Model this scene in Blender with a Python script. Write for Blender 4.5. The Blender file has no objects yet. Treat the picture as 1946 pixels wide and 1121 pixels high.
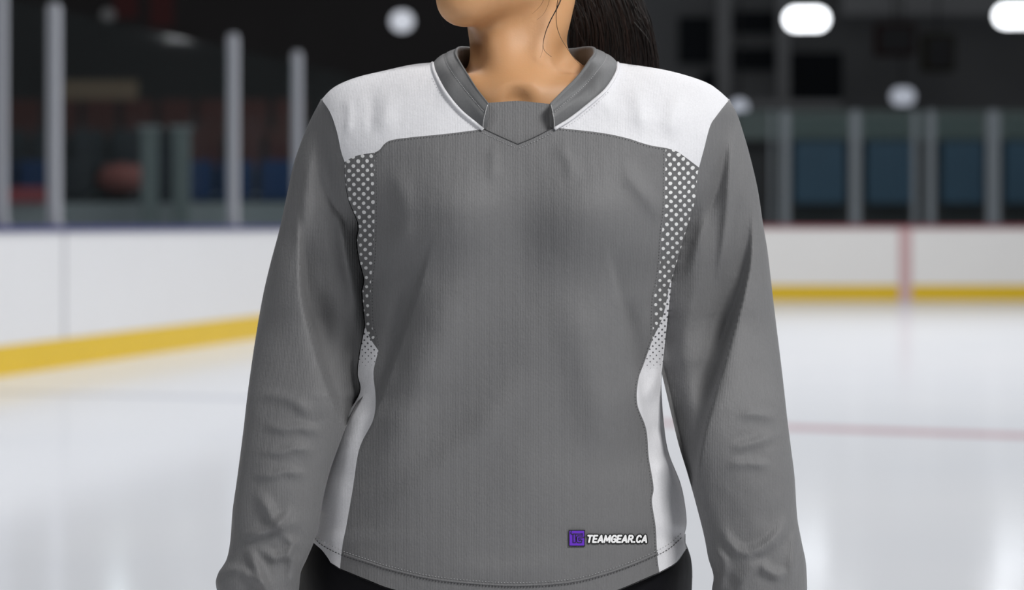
import bpy, math, random
import numpy as np
from mathutils import Vector, geometry

random.seed(7); np.random.seed(7)
S = bpy.context.scene
COL = S.collection

# ------------------------------------------------------------------ camera, world, light, exposure
W_, H_ = 1946, 1121
F = 4595.0                    # focal length in pixels
CZ, HOR = 1.17, 428.0         # camera height, horizon row
Y0 = 2.55                     # distance of the person
cam_d = bpy.data.cameras.new('camera'); cam = bpy.data.objects.new('camera', cam_d); COL.objects.link(cam)
cam_d.sensor_width = 36; cam_d.lens = 36 * F / W_
cam_d.shift_y = -(H_ / 2 - HOR) / W_
cam.location = (0, 0, CZ); cam.rotation_euler = (math.pi / 2, 0, 0)
cam_d.clip_end = 200; cam_d.clip_start = 0.05
cam_d.dof.use_dof = True; cam_d.dof.focus_distance = Y0 - 0.07; cam_d.dof.aperture_fstop = 5.0
S.camera = cam
S.view_settings.view_transform = 'Standard'; S.view_settings.look = 'None'
S.view_settings.gamma = 1; S.view_settings.use_curve_mapping = False
S.view_settings.exposure = 0.04

w = bpy.data.worlds.new('arena_air'); S.world = w; w.use_nodes = True
w.node_tree.nodes['Background'].inputs[0].default_value = (0.93, 0.95, 1.0, 1)
w.node_tree.nodes['Background'].inputs[1].default_value = 0.17

def area(name, loc, target, sx, sy, power, col=(1, 1, 1)):
    l = bpy.data.lights.new(name, 'AREA'); l.shape = 'RECTANGLE'; l.size = sx; l.size_y = sy
    l.energy = power; l.color = col
    o = bpy.data.objects.new(name, l); COL.objects.link(o); o.location = loc
    o.rotation_euler = (Vector(target) - Vector(loc)).to_track_quat('-Z', 'Y').to_euler()
    return o
area('key_light_near', (2.4, -0.2, 4.0), (0.0, 2.5, 1.1), 1.3, 1.0, 172, (1.0, 0.99, 0.98))  # unseen key light aimed at the person from the right and above
area('fill_light_left', (-3.2, -1.8, 4.6), (0, 2.5, 1.1), 2.0, 1.5, 62, (0.98, 0.99, 1.0))  # unseen fill light, lifts the left side of the person
area('edge_light_right', (4.6, 3.6, 4.2), (0.2, 2.55, 1.0), 1.6, 1.2, 60, (0.98, 0.99, 1.0))  # unseen light added to brighten the right side panel and sleeve
area('rink_lamp_middle', (3.0, 14.0, 8.5), (3.0, 14.0, 0), 10, 8, 430, (0.97, 0.98, 1.0))
area('rink_lamp_far', (5.0, 27.0, 8.5), (4.0, 27.0, 0), 12, 10, 880, (0.97, 0.98, 1.0))
area('rink_lamp_side', (4.0, 17.0, 6.5), (-3.0, 23.0, 0.5), 4, 3, 200, (0.97, 0.98, 1.0))
area('rink_lamp_front', (0.0, 8.5, 7.5), (0.0, 9.0, 0), 9, 4, 330, (0.97, 0.98, 1.0))

# ------------------------------------------------------------------ helpers
def T(u, v, d=0.0):
    """image-plane measure (u, v) at depth Y0+d to a point of the place"""
    Y = Y0 + d
    return ((u - W_ / 2) / F * Y, Y, CZ - (v - HOR) / F * Y)
def TY(u, v, Y): return T(u, v, Y - Y0)
def Tn(u, v, d):
    Y = Y0 + d
    return np.stack([(u - W_ / 2) / F * Y, Y, CZ - (v - HOR) / F * Y], -1)

def tag(o, label=None, cat=None, group=None, kind=None):
    if label: o['label'] = label
    if cat: o['category'] = cat
    if group: o['group'] = group
    if kind: o['kind'] = kind
    return o
def empty(name, loc=(0, 0, 0), rz=0):
    o = bpy.data.objects.new(name, None); COL.objects.link(o); o.location = loc; o.rotation_euler = (0, 0, rz)
    o.empty_display_size = 0.1
    return o
def link(name, me, mat, parent=None, smooth=True):
    o = bpy.data.objects.new(name, me); COL.objects.link(o)
    if mat: me.materials.append(mat)
    if parent: o.parent = parent
    if smooth: me.shade_smooth()
    return o

class MB:
    """collects shapes, builds them as one mesh object"""
    def __init__(s): s.v = []; s.f = []
    def add(s, vs, fs):
        b = len(s.v); s.v += [tuple(map(float, p)) for p in vs]; s.f += [tuple(i + b for i in f) for f in fs]; return s
    def box(s, x0, x1, y0, y1, z0, z1, bev=0.0):
        if bev <= 0:
            vs = [(x, y, z) for z in (z0, z1) for y in (y0, y1) for x in (x0, x1)]
            return s.add(vs, [(0, 2, 3, 1), (4, 5, 7, 6), (0, 1, 5, 4), (2, 6, 7, 3), (0, 4, 6, 2), (1, 3, 7, 5)])
        b = bev
        ring = [(x0 + b, y0), (x1 - b, y0), (x1, y0 + b), (x1, y1 - b), (x1 - b, y1), (x0 + b, y1), (x0, y1 - b), (x0, y0 + b)]
        cx, cy = (x0 + x1) / 2, (y0 + y1) / 2
        kx = 1 - 2 * b / max(x1 - x0, 1e-6); ky = 1 - 2 * b / max(y1 - y0, 1e-6)
        vs = []
        for z, sc in ((z0, 0), (z0 + b, 1), (z1 - b, 1), (z1, 0)):
            for x, y in ring:
                vs.append((x, y, z) if sc else (cx + (x - cx) * kx, cy + (y - cy) * ky, z))
        fs = [tuple(range(7, -1, -1)), tuple(range(24, 32))]
        for r in range(3):
            for i in range(8):
                j = (i + 1) % 8; fs.append((r * 8 + i, r * 8 + j, (r + 1) * 8 + j, (r + 1) * 8 + i))
        return s.add(vs, fs)
    def tube(s, pts, rad, n=8, cap=True):
        pts = [Vector(p) for p in pts]; m = len(pts)
        rads = rad if hasattr(rad, '__len__') else [rad] * m
        up = Vector((0, 0, 1)); vs = []
        for i, p in enumerate(pts):
            t = (pts[min(i + 1, m - 1)] - pts[max(i - 1, 0)]).normalized()
            if abs(t.dot(up)) > 0.95: up2 = Vector((0, 1, 0))
            else: up2 = up
            a = t.cross(up2).normalized(); b = t.cross(a)
            for k in range(n):
                q = 2 * math.pi * k / n
                vs.append(p + (a * math.cos(q) + b * math.sin(q)) * rads[i])
        fs = []
        for i in range(m - 1):
            for k in range(n):
                l = (k + 1) % n; fs.append((i * n + k, i * n + l, (i + 1) * n + l, (i + 1) * n + k))
        if cap: fs += [tuple(range(n - 1, -1, -1)), tuple(range((m - 1) * n, m * n))]
        return s.add(vs, fs)
    def prism(s, outline, z0, z1):
        """vertical prism on an (x, y) outline"""
        n = len(outline); vs = [(x, y, z0) for x, y in outline] + [(x, y, z1) for x, y in outline]
        fs = [tuple(range(n - 1, -1, -1)), tuple(range(n, 2 * n))] + [(i, (i + 1) % n, n + (i + 1) % n, n + i) for i in range(n)]
        return s.add(vs, fs)
    def build(s, name, mat, parent=None, smooth=False):
        me = bpy.data.meshes.new(name); me.from_pydata(s.v, [], s.f); me.validate(); me.update()
        return link(name, me, mat, parent, smooth)

def pchip(pts):
    x = np.array([p[0] for p in pts], float); y = np.array([p[1] for p in pts], float)
    h = np.diff(x); dl = np.diff(y) / h; m = np.zeros_like(y); m[0] = dl[0]; m[-1] = dl[-1]
    m[1:-1] = np.where(dl[1:] * dl[:-1] > 0, 2 * dl[1:] * dl[:-1] / np.where(dl[1:] + dl[:-1] == 0, 1, dl[1:] + dl[:-1]), 0)
    def f(q):
        q = np.clip(np.asarray(q, float), x[0], x[-1]); i = np.clip(np.searchsorted(x, q) - 1, 0, len(h) - 1)
        t = (q - x[i]) / h[i]
        return ((1 + 2 * t) * (1 - t) ** 2 * y[i] + t * (1 - t) ** 2 * h[i] * m[i] + t * t * (3 - 2 * t) * y[i + 1] + t * t * (t - 1) * h[i] * m[i + 1])
    return f
def spline(pts, step=4.0):
    """centripetal-ish Catmull-Rom through points, resampled"""
    P = np.array(pts, float)
    if len(P) == 2: Q = P
    else:
        E = np.vstack([2 * P[0] - P[1], P, 2 * P[-1] - P[-2]]); out = []
        for i in range(1, len(E) - 2):
            p0, p1, p2, p3 = E[i - 1:i + 3]
            for t in np.linspace(0, 1, 12, endpoint=False):
                out.append(0.5 * (2 * p1 + (p2 - p0) * t + (2 * p0 - 5 * p1 + 4 * p2 - p3) * t * t + (3 * p1 - p0 - 3 * p2 + p3) * t ** 3))
        out.append(P[-1]); Q = np.array(out)
    L = np.concatenate([[0], np.cumsum(np.linalg.norm(np.diff(Q, axis=0), axis=1))])
    n = max(2, int(round(L[-1] / step)) + 1); s = np.linspace(0, L[-1], n)
    return np.stack([np.interp(s, L, Q[:, k]) for k in range(Q.shape[1])], -1)
def sstep(x): x = np.clip(x, 0, 1); return x * x * (3 - 2 * x)

# ------------------------------------------------------------------ materials
def pmat(name, col, rough=0.6, metal=0.0, spec=0.5, noise=0.0, nscale=8.0, bump=0.0, bscale=300.0, emit=None, sheen=0.0, col2=None):
    m = bpy.data.materials.new(name); m.use_nodes = True; nt = m.node_tree; b = nt.nodes['Principled BSDF']
    b.inputs['Base Color'].default_value = (*col, 1); b.inputs['Roughness'].default_value = rough
    b.inputs['Metallic'].default_value = metal; b.inputs['Specular IOR Level'].default_value = spec
    if sheen: b.inputs['Sheen Weight'].default_value = sheen; b.inputs['Sheen Roughness'].default_value = 0.5
    tc = nt.nodes.new('ShaderNodeTexCoord')
    if noise or col2:
        n = nt.nodes.new('ShaderNodeTexNoise'); n.inputs['Scale'].default_value = nscale; n.inputs['Detail'].default_value = 4
        nt.links.new(tc.outputs['Object'], n.inputs['Vector'])
        mx = nt.nodes.new('ShaderNodeMix'); mx.data_type = 'RGBA'
        c2 = col2 if col2 else tuple(c * (1 - noise) for c in col)
        mx.inputs[6].default_value = (*col, 1); mx.inputs[7].default_value = (*c2, 1)
        nt.links.new(n.outputs['Fac'], mx.inputs[0]); nt.links.new(mx.outputs[2], b.inputs['Base Color'])
    if bump:
        n2 = nt.nodes.new('ShaderNodeTexNoise'); n2.inputs['Scale'].default_value = bscale; n2.inputs['Detail'].default_value = 2
        nt.links.new(tc.outputs['Object'], n2.inputs['Vector'])
        bp = nt.nodes.new('ShaderNodeBump'); bp.inputs['Strength'].default_value = bump; bp.inputs['Distance'].default_value = 0.001
        nt.links.new(n2.outputs['Fac'], bp.inputs['Height']); nt.links.new(bp.outputs[0], b.inputs['Normal'])
    if emit:
        b.inputs['Emission Color'].default_value = (*emit[:3], 1); b.inputs['Emission Strength'].default_value = emit[3]
    return m

def knit(name, col, dots=None, rough=0.6, knit_bump=0.55):
    """jersey knit: fine vertical ribs and pebbly grain; dots = (dot colour, spacing, radius, rotation)"""
    m = bpy.data.materials.new(name); m.use_nodes = True; nt = m.node_tree; N = nt.nodes; Lk = nt.links
    b = N['Principled BSDF']; b.inputs['Roughness'].default_value = rough; b.inputs['Specular IOR Level'].default_value = 0.35
    b.inputs['Sheen Weight'].default_value = 0.08
    tc = N.new('ShaderNodeTexCoord')
    mp = N.new('ShaderNodeMapping'); mp.inputs['Scale'].default_value = (1.0, 0.15, 0.6); Lk.new(tc.outputs['Object'], mp.inputs['Vector'])
    v = N.new('ShaderNodeTexNoise'); v.inputs['Scale'].default_value = 520; v.inputs['Detail'].default_value = 1.5; Lk.new(mp.outputs[0], v.inputs['Vector'])
    wv = N.new('ShaderNodeTexWave'); wv.bands_direction = 'X'; wv.inputs['Scale'].default_value = 190; wv.inputs['Distortion'].default_value = 0.6
    wv.inputs['Detail'].default_value = 1; Lk.new(tc.outputs['Object'], wv.inputs['Vector'])
    ad = N.new('ShaderNodeMath'); ad.operation = 'MULTIPLY_ADD'; ad.inputs[1].default_value = 0.35
    Lk.new(wv.outputs['Fac'], ad.inputs[0]); Lk.new(v.outputs['Fac'], ad.inputs[2])
    bp = N.new('ShaderNodeBump'); bp.inputs['Strength'].default_value = knit_bump; bp.inputs['Distance'].default_value = 0.0009
    Lk.new(ad.outputs[0], bp.inputs['Height'])
    # soft crumple of the cloth itself
    cr = N.new('ShaderNodeTexNoise'); cr.inputs['Scale'].default_value = 22; cr.inputs['Detail'].default_value = 3; Lk.new(tc.outputs['Object'], cr.inputs['Vector'])
    bp2 = N.new('ShaderNodeBump'); bp2.inputs['Strength'].default_value = 0.35; bp2.inputs['Distance'].default_value = 0.006
    Lk.new(cr.outputs['Fac'], bp2.inputs['Height']); Lk.new(bp.outputs[0], bp2.inputs['Normal']); Lk.new(bp2.outputs[0], b.inputs['Normal'])
    # heather
    hn = N.new('ShaderNodeTexNoise'); hn.inputs['Scale'].default_value = 600; hn.inputs['Detail'].default_value = 2; Lk.new(tc.outputs['Object'], hn.inputs['Vector'])
    mx = N.new('ShaderNodeMix'); mx.data_type = 'RGBA'
    mx.inputs[6].default_value = (*[c * 0.9 for c in col], 1); mx.inputs[7].default_value = (*[c * 1.1 for c in col], 1); Lk.new(hn.outputs['Fac'], mx.inputs[0])
    out = mx.outputs[2]
    if dots:
        dc, sp, rad, rot, warp = dots
        uv = N.new('ShaderNodeUVMap'); uv.uv_map = 'cloth'
        nz = N.new('ShaderNodeTexNoise'); nz.inputs['Scale'].default_value = 3.0; nz.inputs['Detail'].default_value = 2; Lk.new(uv.outputs[0], nz.inputs['Vector'])
        sc = N.new('ShaderNodeVectorMath'); sc.operation = 'MULTIPLY_ADD'; sc.inputs[1].default_value = (warp, warp, 0)
        Lk.new(nz.outputs['Color'], sc.inputs[0]); Lk.new(uv.outputs[0], sc.inputs[2])
        mp2 = N.new('ShaderNodeMapping'); mp2.inputs['Rotation'].default_value = (0, 0, rot); mp2.inputs['Scale'].default_value = (1 / sp, 1 / sp, 1)
        Lk.new(sc.outputs[0], mp2.inputs['Vector'])
        fr = N.new('ShaderNodeVectorMath'); fr.operation = 'FRACTION'; Lk.new(mp2.outputs[0], fr.inputs[0])
        sb = N.new('ShaderNodeVectorMath'); sb.operation = 'SUBTRACT'; sb.inputs[1].default_value = (0.5, 0.5, 0); Lk.new(fr.outputs[0], sb.inputs[0])
        ms = N.new('ShaderNodeVectorMath'); ms.operation = 'MULTIPLY'; ms.inputs[1].default_value = (1, 1, 0); Lk.new(sb.outputs[0], ms.inputs[0])
        ln = N.new('ShaderNodeVectorMath'); ln.operation = 'LENGTH'; Lk.new(ms.outputs[0], ln.inputs[0])
        at = N.new('ShaderNodeAttribute'); at.attribute_name = 'dot_size'
        rr = N.new('ShaderNodeMath'); rr.operation = 'MULTIPLY'; rr.inputs[1].default_value = rad; Lk.new(at.outputs['Fac'], rr.inputs[0])
        df = N.new('ShaderNodeMath'); df.operation = 'SUBTRACT'; Lk.new(rr.outputs[0], df.inputs[0]); Lk.new(ln.outputs['Value'], df.inputs[1])
        ml = N.new('ShaderNodeMath'); ml.operation = 'MULTIPLY'; ml.inputs[1].default_value = 18; ml.use_clamp = True; Lk.new(df.outputs[0], ml.inputs[0])
        m2 = N.new('ShaderNodeMix'); m2.data_type = 'RGBA'; m2.inputs[7].default_value = (*dc, 1)
        Lk.new(out, m2.inputs[6]); Lk.new(ml.outputs[0], m2.inputs[0]); out = m2.outputs[2]
    Lk.new(out, b.inputs['Base Color'])
    return m

GREY = (0.152, 0.152, 0.155); WHITE = (0.71, 0.71, 0.735)
M_grey = knit('grey_knit', GREY)
M_white = knit('white_knit', WHITE, knit_bump=0.25)
M_dot = knit('dotted_knit', (0.125, 0.125, 0.128), dots=((0.72, 0.72, 0.72), 0.125, 0.31, math.radians(43), 0.06))
M_side = knit('white_knit_with_pinholes', WHITE, dots=((0.09, 0.09, 0.10), 0.085, 0.28, math.radians(43), 0.06), knit_bump=0.25)
M_collar = knit('grey_collar_cloth', (0.125, 0.127, 0.13), rough=0.55, knit_bump=0.12)
M_thread = pmat('pale_thread', (0.42, 0.42, 0.43), 0.7)
M_thread_dark = pmat('dark_thread', (0.05, 0.05, 0.052), 0.7)
M_thread_white = pmat('white_thread', (0.7, 0.7, 0.7), 0.7)
M_pants = pmat('black_cloth', (0.003, 0.003, 0.0045), 0.6, spec=0.15, bump=0.2, bscale=120)
M_hair = pmat('black_hair', (0.008, 0.005, 0.004), 0.38, spec=0.5)
M_hair2 = pmat('dark_brown_hair', (0.022, 0.011, 0.008), 0.35, spec=0.6)
M_purple = pmat('purple_print', (0.12, 0.02, 0.50), 0.5)
M_black = pmat('black_print', (0.008, 0.008, 0.008), 0.5)
M_wprint = pmat('white_print', (0.85, 0.85, 0.85), 0.5)

def skin_mat():
    m = bpy.data.materials.new('skin'); m.use_nodes = True; nt = m.node_tree; N = nt.nodes; L = nt.links; b = N['Principled BSDF']
    b.inputs['Roughness'].default_value = 0.5; b.inputs['Specular IOR Level'].default_value = 0.4
    b.inputs['Subsurface Weight'].default_value = 0.2; b.inputs['Subsurface Radius'].default_value = (0.012, 0.005, 0.003); b.inputs['Subsurface Scale'].default_value = 0.6
    tc = N.new('ShaderNodeTexCoord'); n = N.new('ShaderNodeTexNoise'); n.inputs['Scale'].default_value = 22; n.inputs['Detail'].default_value = 4
    L.new(tc.outputs['Object'], n.inputs['Vector'])
    mx = N.new('ShaderNodeMix'); mx.data_type = 'RGBA'; mx.inputs[6].default_value = (0.52, 0.275, 0.125, 1); mx.inputs[7].default_value = (0.60, 0.325, 0.155, 1)
    L.new(n.outputs['Fac'], mx.inputs[0]); L.new(mx.outputs[2], b.inputs['Base Color'])
    n2 = N.new('ShaderNodeTexNoise'); n2.inputs['Scale'].default_value = 420; n2.inputs['Detail'].default_value = 3; L.new(tc.outputs['Object'], n2.inputs['Vector'])
    bp = N.new('ShaderNodeBump'); bp.inputs['Strength'].default_value = 0.18; bp.inputs['Distance'].default_value = 0.0006
    L.new(n2.outputs['Fac'], bp.inputs['Height']); L.new(bp.outputs[0], b.inputs['Normal'])
    return m
M_skin = skin_mat()

def ice_mat():
    m = bpy.data.materials.new('rink_ice'); m.use_nodes = True; nt = m.node_tree; N = nt.nodes; L = nt.links
    for n in list(N):
        if n.type == 'BSDF_PRINCIPLED': N.remove(n)
    out = N['Material Output']; d = N.new('ShaderNodeBsdfDiffuse'); g = N.new('ShaderNodeBsdfGlossy'); ms = N.new('ShaderNodeMixShader')
    g.inputs['Roughness'].default_value = 0.11; g.inputs['Color'].default_value = (0.97, 0.98, 1, 1); ms.inputs[0].default_value = 0.34
    L.new(d.outputs[0], ms.inputs[1]); L.new(g.outputs[0], ms.inputs[2]); L.new(ms.outputs[0], out.inputs['Surface'])
    geo = N.new('ShaderNodeNewGeometry')
    n1 = N.new('ShaderNodeTexNoise'); n1.inputs['Scale'].default_value = 0.55; n1.inputs['Detail'].default_value = 5; L.new(geo.outputs['Position'], n1.inputs['Vector'])
    base = N.new('ShaderNodeMix'); base.data_type = 'RGBA'; base.inputs[6].default_value = (0.80, 0.82, 0.86, 1); base.inputs[7].default_value = (0.90, 0.905, 0.92, 1)
    L.new(n1.outputs['Fac'], base.inputs[0]); cur = base.outputs[2]
    def stripe(cur, p0, p1, hw, col, xmin=None, xmax=None):
        a = Vector(p0); b_ = Vector(p1); t = (b_ - a).normalized(); nrm = Vector((-t.y, t.x, 0)); c = nrm.dot(a)
        dp = N.new('ShaderNodeVectorMath'); dp.operation = 'DOT_PRODUCT'; dp.inputs[1].default_value = nrm; L.new(geo.outputs['Position'], dp.inputs[0])
        s = N.new('ShaderNodeMath'); s.operation = 'SUBTRACT'; s.inputs[1].default_value = c; L.new(dp.outputs['Value'], s.inputs[0])
        ab = N.new('ShaderNodeMath'); ab.operation = 'ABSOLUTE'; L.new(s.outputs[0], ab.inputs[0])
        lt = N.new('ShaderNodeMath'); lt.operation = 'LESS_THAN'; lt.inputs[1].default_value = hw; L.new(ab.outputs[0], lt.inputs[0])
        fac = lt.outputs[0]
        if xmin is not None:
            sx = N.new('ShaderNodeSeparateXYZ'); L.new(geo.outputs['Position'], sx.inputs[0])
            gt = N.new('ShaderNodeMath'); gt.operation = 'GREATER_THAN'; gt.inputs[1].default_value = xmin; L.new(sx.outputs[0], gt.inputs[0])
            l2 = N.new('ShaderNodeMath'); l2.operation = 'LESS_THAN'; l2.inputs[1].default_value = xmax; L.new(sx.outputs[0], l2.inputs[0])
            mu = N.new('ShaderNodeMath'); mu.operation = 'MULTIPLY'; L.new(gt.outputs[0], mu.inputs[0]); L.new(l2.outputs[0], mu.inputs[1])
            mv = N.new('ShaderNodeMath'); mv.operation = 'MULTIPLY'; L.new(mu.outputs[0], mv.inputs[0]); L.new(fac, mv.inputs[1]); fac = mv.outputs[0]
        mm = N.new('ShaderNodeMix'); mm.data_type = 'RGBA'; mm.inputs[7].default_value = (*col, 1)
        L.new(cur, mm.inputs[6]); L.new(fac, mm.inputs[0]); return mm.outputs[2]
    cur = stripe(cur, (1.606, 14.0, 0), (2.83, 13.45, 0), 0.17, (0.64, 0.45, 0.48), 0.2, 30)
    cur = stripe(cur, (-3.4, 16.9, 0), (-1.7, 16.3, 0), 0.16, (0.66, 0.68, 0.74), -30, 0.0)
    L.new(cur, d.inputs['Color'])
    nb = N.new('ShaderNodeTexNoise'); nb.inputs['Scale'].default_value = 9; nb.inputs['Detail'].default_value = 3; L.new(geo.outputs['Position'], nb.inputs['Vector'])
    bp = N.new('ShaderNodeBump'); bp.inputs['Strength'].default_value = 0.06; bp.inputs['Distance'].default_value = 0.01
    L.new(nb.outputs['Fac'], bp.inputs['Height']); L.new(bp.outputs[0], g.inputs['Normal'])
    return m

def glass_mat():
    m = bpy.data.materials.new('rink_glass'); m.use_nodes = True; nt = m.node_tree; N = nt.nodes; L = nt.links
    for n in list(N):
        if n.type == 'BSDF_PRINCIPLED': N.remove(n)
    t = N.new('ShaderNodeBsdfTransparent'); t.inputs[0].default_value = (0.88, 0.93, 0.93, 1)
    g = N.new('ShaderNodeBsdfGlossy'); g.inputs['Roughness'].default_value = 0.05
    fr = N.new('ShaderNodeFresnel'); fr.inputs[0].default_value = 1.2
    df = N.new('ShaderNodeBsdfDiffuse'); df.inputs[0].default_value = (0.55, 0.62, 0.64, 1)
    m1 = N.new('ShaderNodeMixShader'); m1.inputs[0].default_value = 0.004; L.new(t.outputs[0], m1.inputs[1]); L.new(df.outputs[0], m1.inputs[2])
    ms = N.new('ShaderNodeMixShader'); geo = N.new('ShaderNodeNewGeometry'); bf = N.new('ShaderNodeMath'); bf.operation = 'SUBTRACT'; bf.inputs[0].default_value = 1; L.new(geo.outputs['Backfacing'], bf.inputs[1])
    mf = N.new('ShaderNodeMath'); mf.operation = 'MULTIPLY'; L.new(fr.outputs[0], mf.inputs[0]); L.new(bf.outputs[0], mf.inputs[1])
    L.new(mf.outputs[0], ms.inputs[0]); L.new(m1.outputs[0], ms.inputs[1]); L.new(g.outputs[0], ms.inputs[2])
    L.new(ms.outputs[0], N['Material Output'].inputs['Surface'])
    return m

M_ice = ice_mat(); M_glass = glass_mat()
M_board = pmat('white_board_plastic', (0.80, 0.80, 0.81), 0.35, noise=0.05, nscale=1.5)
M_board_far = pmat('cream_board_plastic', (0.90, 0.885, 0.86), 0.35, noise=0.05, nscale=1.5)
M_kick = pmat('yellow_kickplate', (0.80, 0.53, 0.012), 0.4, noise=0.08, nscale=2)
M_capblue = pmat('navy_cap_rail', (0.03, 0.035, 0.16), 0.4)
M_capred = pmat('dull_red_cap_rail', (0.30, 0.06, 0.08), 0.4)
M_redmark = pmat('red_mark', (0.64, 0.43, 0.43), 0.4)
M_seam = pmat('grey_joint', (0.5, 0.5, 0.52), 0.5)
M_post = pmat('white_post_metal', (0.32, 0.33, 0.36), 0.4, metal=0.0)
M_postfar = pmat('dull_aluminium', (0.13, 0.15, 0.165), 0.45, metal=0.0)
M_conc = pmat('dark_concrete', (0.045, 0.048, 0.05), 0.9, noise=0.3, nscale=1)
M_concl = pmat('grey_concrete', (0.26, 0.28, 0.29), 0.9, noise=0.25, nscale=1)
M_gate = pmat('dull_grey_gate_metal', (0.12, 0.14, 0.14), 0.7)
M_blueseat = pmat('navy_seat_plastic', (0.018, 0.042, 0.115), 0.7, spec=0.1)
M_redseat = pmat('maroon_seat_plastic', (0.075, 0.03, 0.027), 0.7, spec=0.1)
M_greyseat = pmat('charcoal_seat_plastic', (0.035, 0.038, 0.044), 0.7, spec=0.1)
M_steel = pmat('dark_steel', (0.03, 0.03, 0.032), 0.7, spec=0.1)
M_redbag = pmat('red_bag_cloth', (0.24, 0.075, 0.065), 0.8)
M_redrail = pmat('red_stripe_board', (0.24, 0.045, 0.055), 0.8)
M_bluepan = pmat('dark_blue_padding', (0.03, 0.085, 0.145), 0.6, noise=0.3, nscale=1)
M_wall_l = pmat('near_black_wall', (0.034, 0.030, 0.030), 0.9, noise=0.5, nscale=0.4)
M_wall_r = pmat('charcoal_wall', (0.15, 0.155, 0.16), 0.9, noise=0.4, nscale=0.35)
M_darkwin = pmat('dark_window_glass', (0.012, 0.014, 0.017), 0.6, spec=0.05)
M_beam = pmat('grey_beam_paint', (0.19, 0.195, 0.20), 0.7)
M_band = pmat('grey_green_fascia', (0.10, 0.13, 0.125), 0.8)
M_beige = pmat('beige_banner_cloth', (0.17, 0.12, 0.08), 0.9)
M_redban = pmat('dark_red_banner_cloth', (0.055, 0.007, 0.007), 0.8)
M_brownbox = pmat('dark_brown_speaker_shell', (0.03, 0.012, 0.010), 0.8, spec=0.05)
M_olive = pmat('dark_olive_speaker_shell', (0.03, 0.027, 0.014), 0.8, spec=0.05)
M_housing = pmat('lamp_housing_metal', (0.08, 0.08, 0.08), 0.5)
def emit_mat(n, s, col=(0.93, 0.96, 1.0)): return pmat(n, (0.12, 0.12, 0.12), 0.5, emit=(*col, s))
M_lampA = emit_mat('bright_lamp_lens', 3.5); M_lampB = emit_mat('soft_lamp_lens', 0.62, (0.86, 0.9, 1)); M_lampC = emit_mat('dim_lamp_lens', 0.42, (0.8, 0.86, 1))
M_lampD = emit_mat('bright_overhead_lens', 7)

# ------------------------------------------------------------------ the setting
fl = MB().box(-30, 30, -6, 60, -0.1, 0).build('floor', M_ice); tag(fl, 'pale scratched rink ice with a red painted line', kind='structure')
wl = MB().box(-30, 0.6, 50, 50.3, 0, 12).build('wall_back_left', M_wall_l); tag(wl, 'near black far wall behind the corner stand', kind='structure')
wr = MB().box(0.6, 30, 50, 50.3, 0, 12).build('wall_back_right', M_wall_r); tag(wr, 'charcoal far wall behind the far boards', kind='structure')
ws = MB().box(-30.3, -30, -6, 50.3, 0, 12).build('wall_left', M_wall_l); tag(ws, 'near black side wall of the arena', kind='structure')
wq = MB().box(30, 30.3, -6, 50.3, 0, 12).build('wall_right', M_wall_r); tag(wq, 'charcoal side wall of the arena', kind='structure')
wf = MB().box(-30, 30, -6.3, -6, 0, 12).build('wall_front', M_wall_r); tag(wf, 'charcoal near wall of the arena', kind='structure')

# board line: straight left side, rounded corner, straight far side
E = Vector((1.32, 6.4, 0)).normalized(); A0 = Vector((-3.96, 18.7, 0)); YF = 37.3
tI = (YF - A0.y) / E.y; I0 = A0 + E * tI
R_ = 4.6; ang = math.acos(E.x); TL = R_ * math.tan(ang / 2)
pa = I0 - E * TL; pb = I0 + Vector((1, 0, 0)) * TL
cen = pb + Vector((0, -R_, 0))
arc = []
a0 = math.atan2(pa.y - cen.y, pa.x - cen.x); a1 = math.pi / 2
for i in range(15):
    a = a0 + (a1 - a0) * i / 14; arc.append(Vector((cen.x + R_ * math.cos(a), cen.y + R_ * math.sin(a), 0)))
pathL = [A0 - E * 16] + arc; pathR = [arc[-1] + Vector((.03, 0, 0)), Vector((26, YF, 0))]
def offs(path, o):
    res = []
    for i, p in enumerate(path):
        t = (path[min(i + 1, len(path) - 1)] - path[max(i - 1, 0)]).normalized(); n = Vector((-t.y, t.x, 0))
        q = p + n * o; res.append((q.x, q.y))
    return res
def ribbon(path, o0, o1, z0, z1): return MB().prism(offs(path, o0) + offs(path, o1)[::-1], z0, z1)
bl = ribbon(pathL, 0, 0.10, 0.0, 1.12).build('rink_boards', M_board); tag(bl, 'white rink boards receding along the left side with navy cap rail', 'rink boards')
ribbon(pathL, -0.012, -0.001, 0.0, 0.235).build('kickplate', M_kick, bl)['label'] = 'yellow kickplate'
ribbon(pathL, -0.03, 0.12, 1.121, 1.165).build('cap_rail', M_capblue, bl)['label'] = 'navy cap rail'
for t in (1.27, 9.0):
    c = A0 + E * t; n = Vector((-E.y, E.x, 0))
    m = MB(); q = [c - n * 0.006, c + E * 0.05 - n * 0.006, c + E * 0.05 - n * 0.001, c - n * 0.001]
    m.prism([(p.x, p.y) for p in q], 0.24, 1.115); m.build('panel_joint', M_seam, bl)
br = ribbon(pathR, 0, 0.10, 0.0, 1.12).build('rink_boards', M_board_far); tag(br, 'cream white boards across the far end with dull red cap rail', 'rink boards')
ribbon(pathR, -0.012, -0.001, 0.0, 0.25).build('kickplate', M_kick, br)['label'] = 'yellow kickplate'
ribbon(pathR, -0.03, 0.12, 1.121, 1.165).build('cap_rail', M_capred, br)['label'] = 'dull red cap rail'
xm = (1720 - 973) / F * YF
MB().box(xm - 0.10, xm + 0.10, YF - 0.022, YF - 0.0125, 0.0, 1.118).build('goal_line_mark', M_redmark, br)['label'] = 'red vertical mark'

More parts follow.
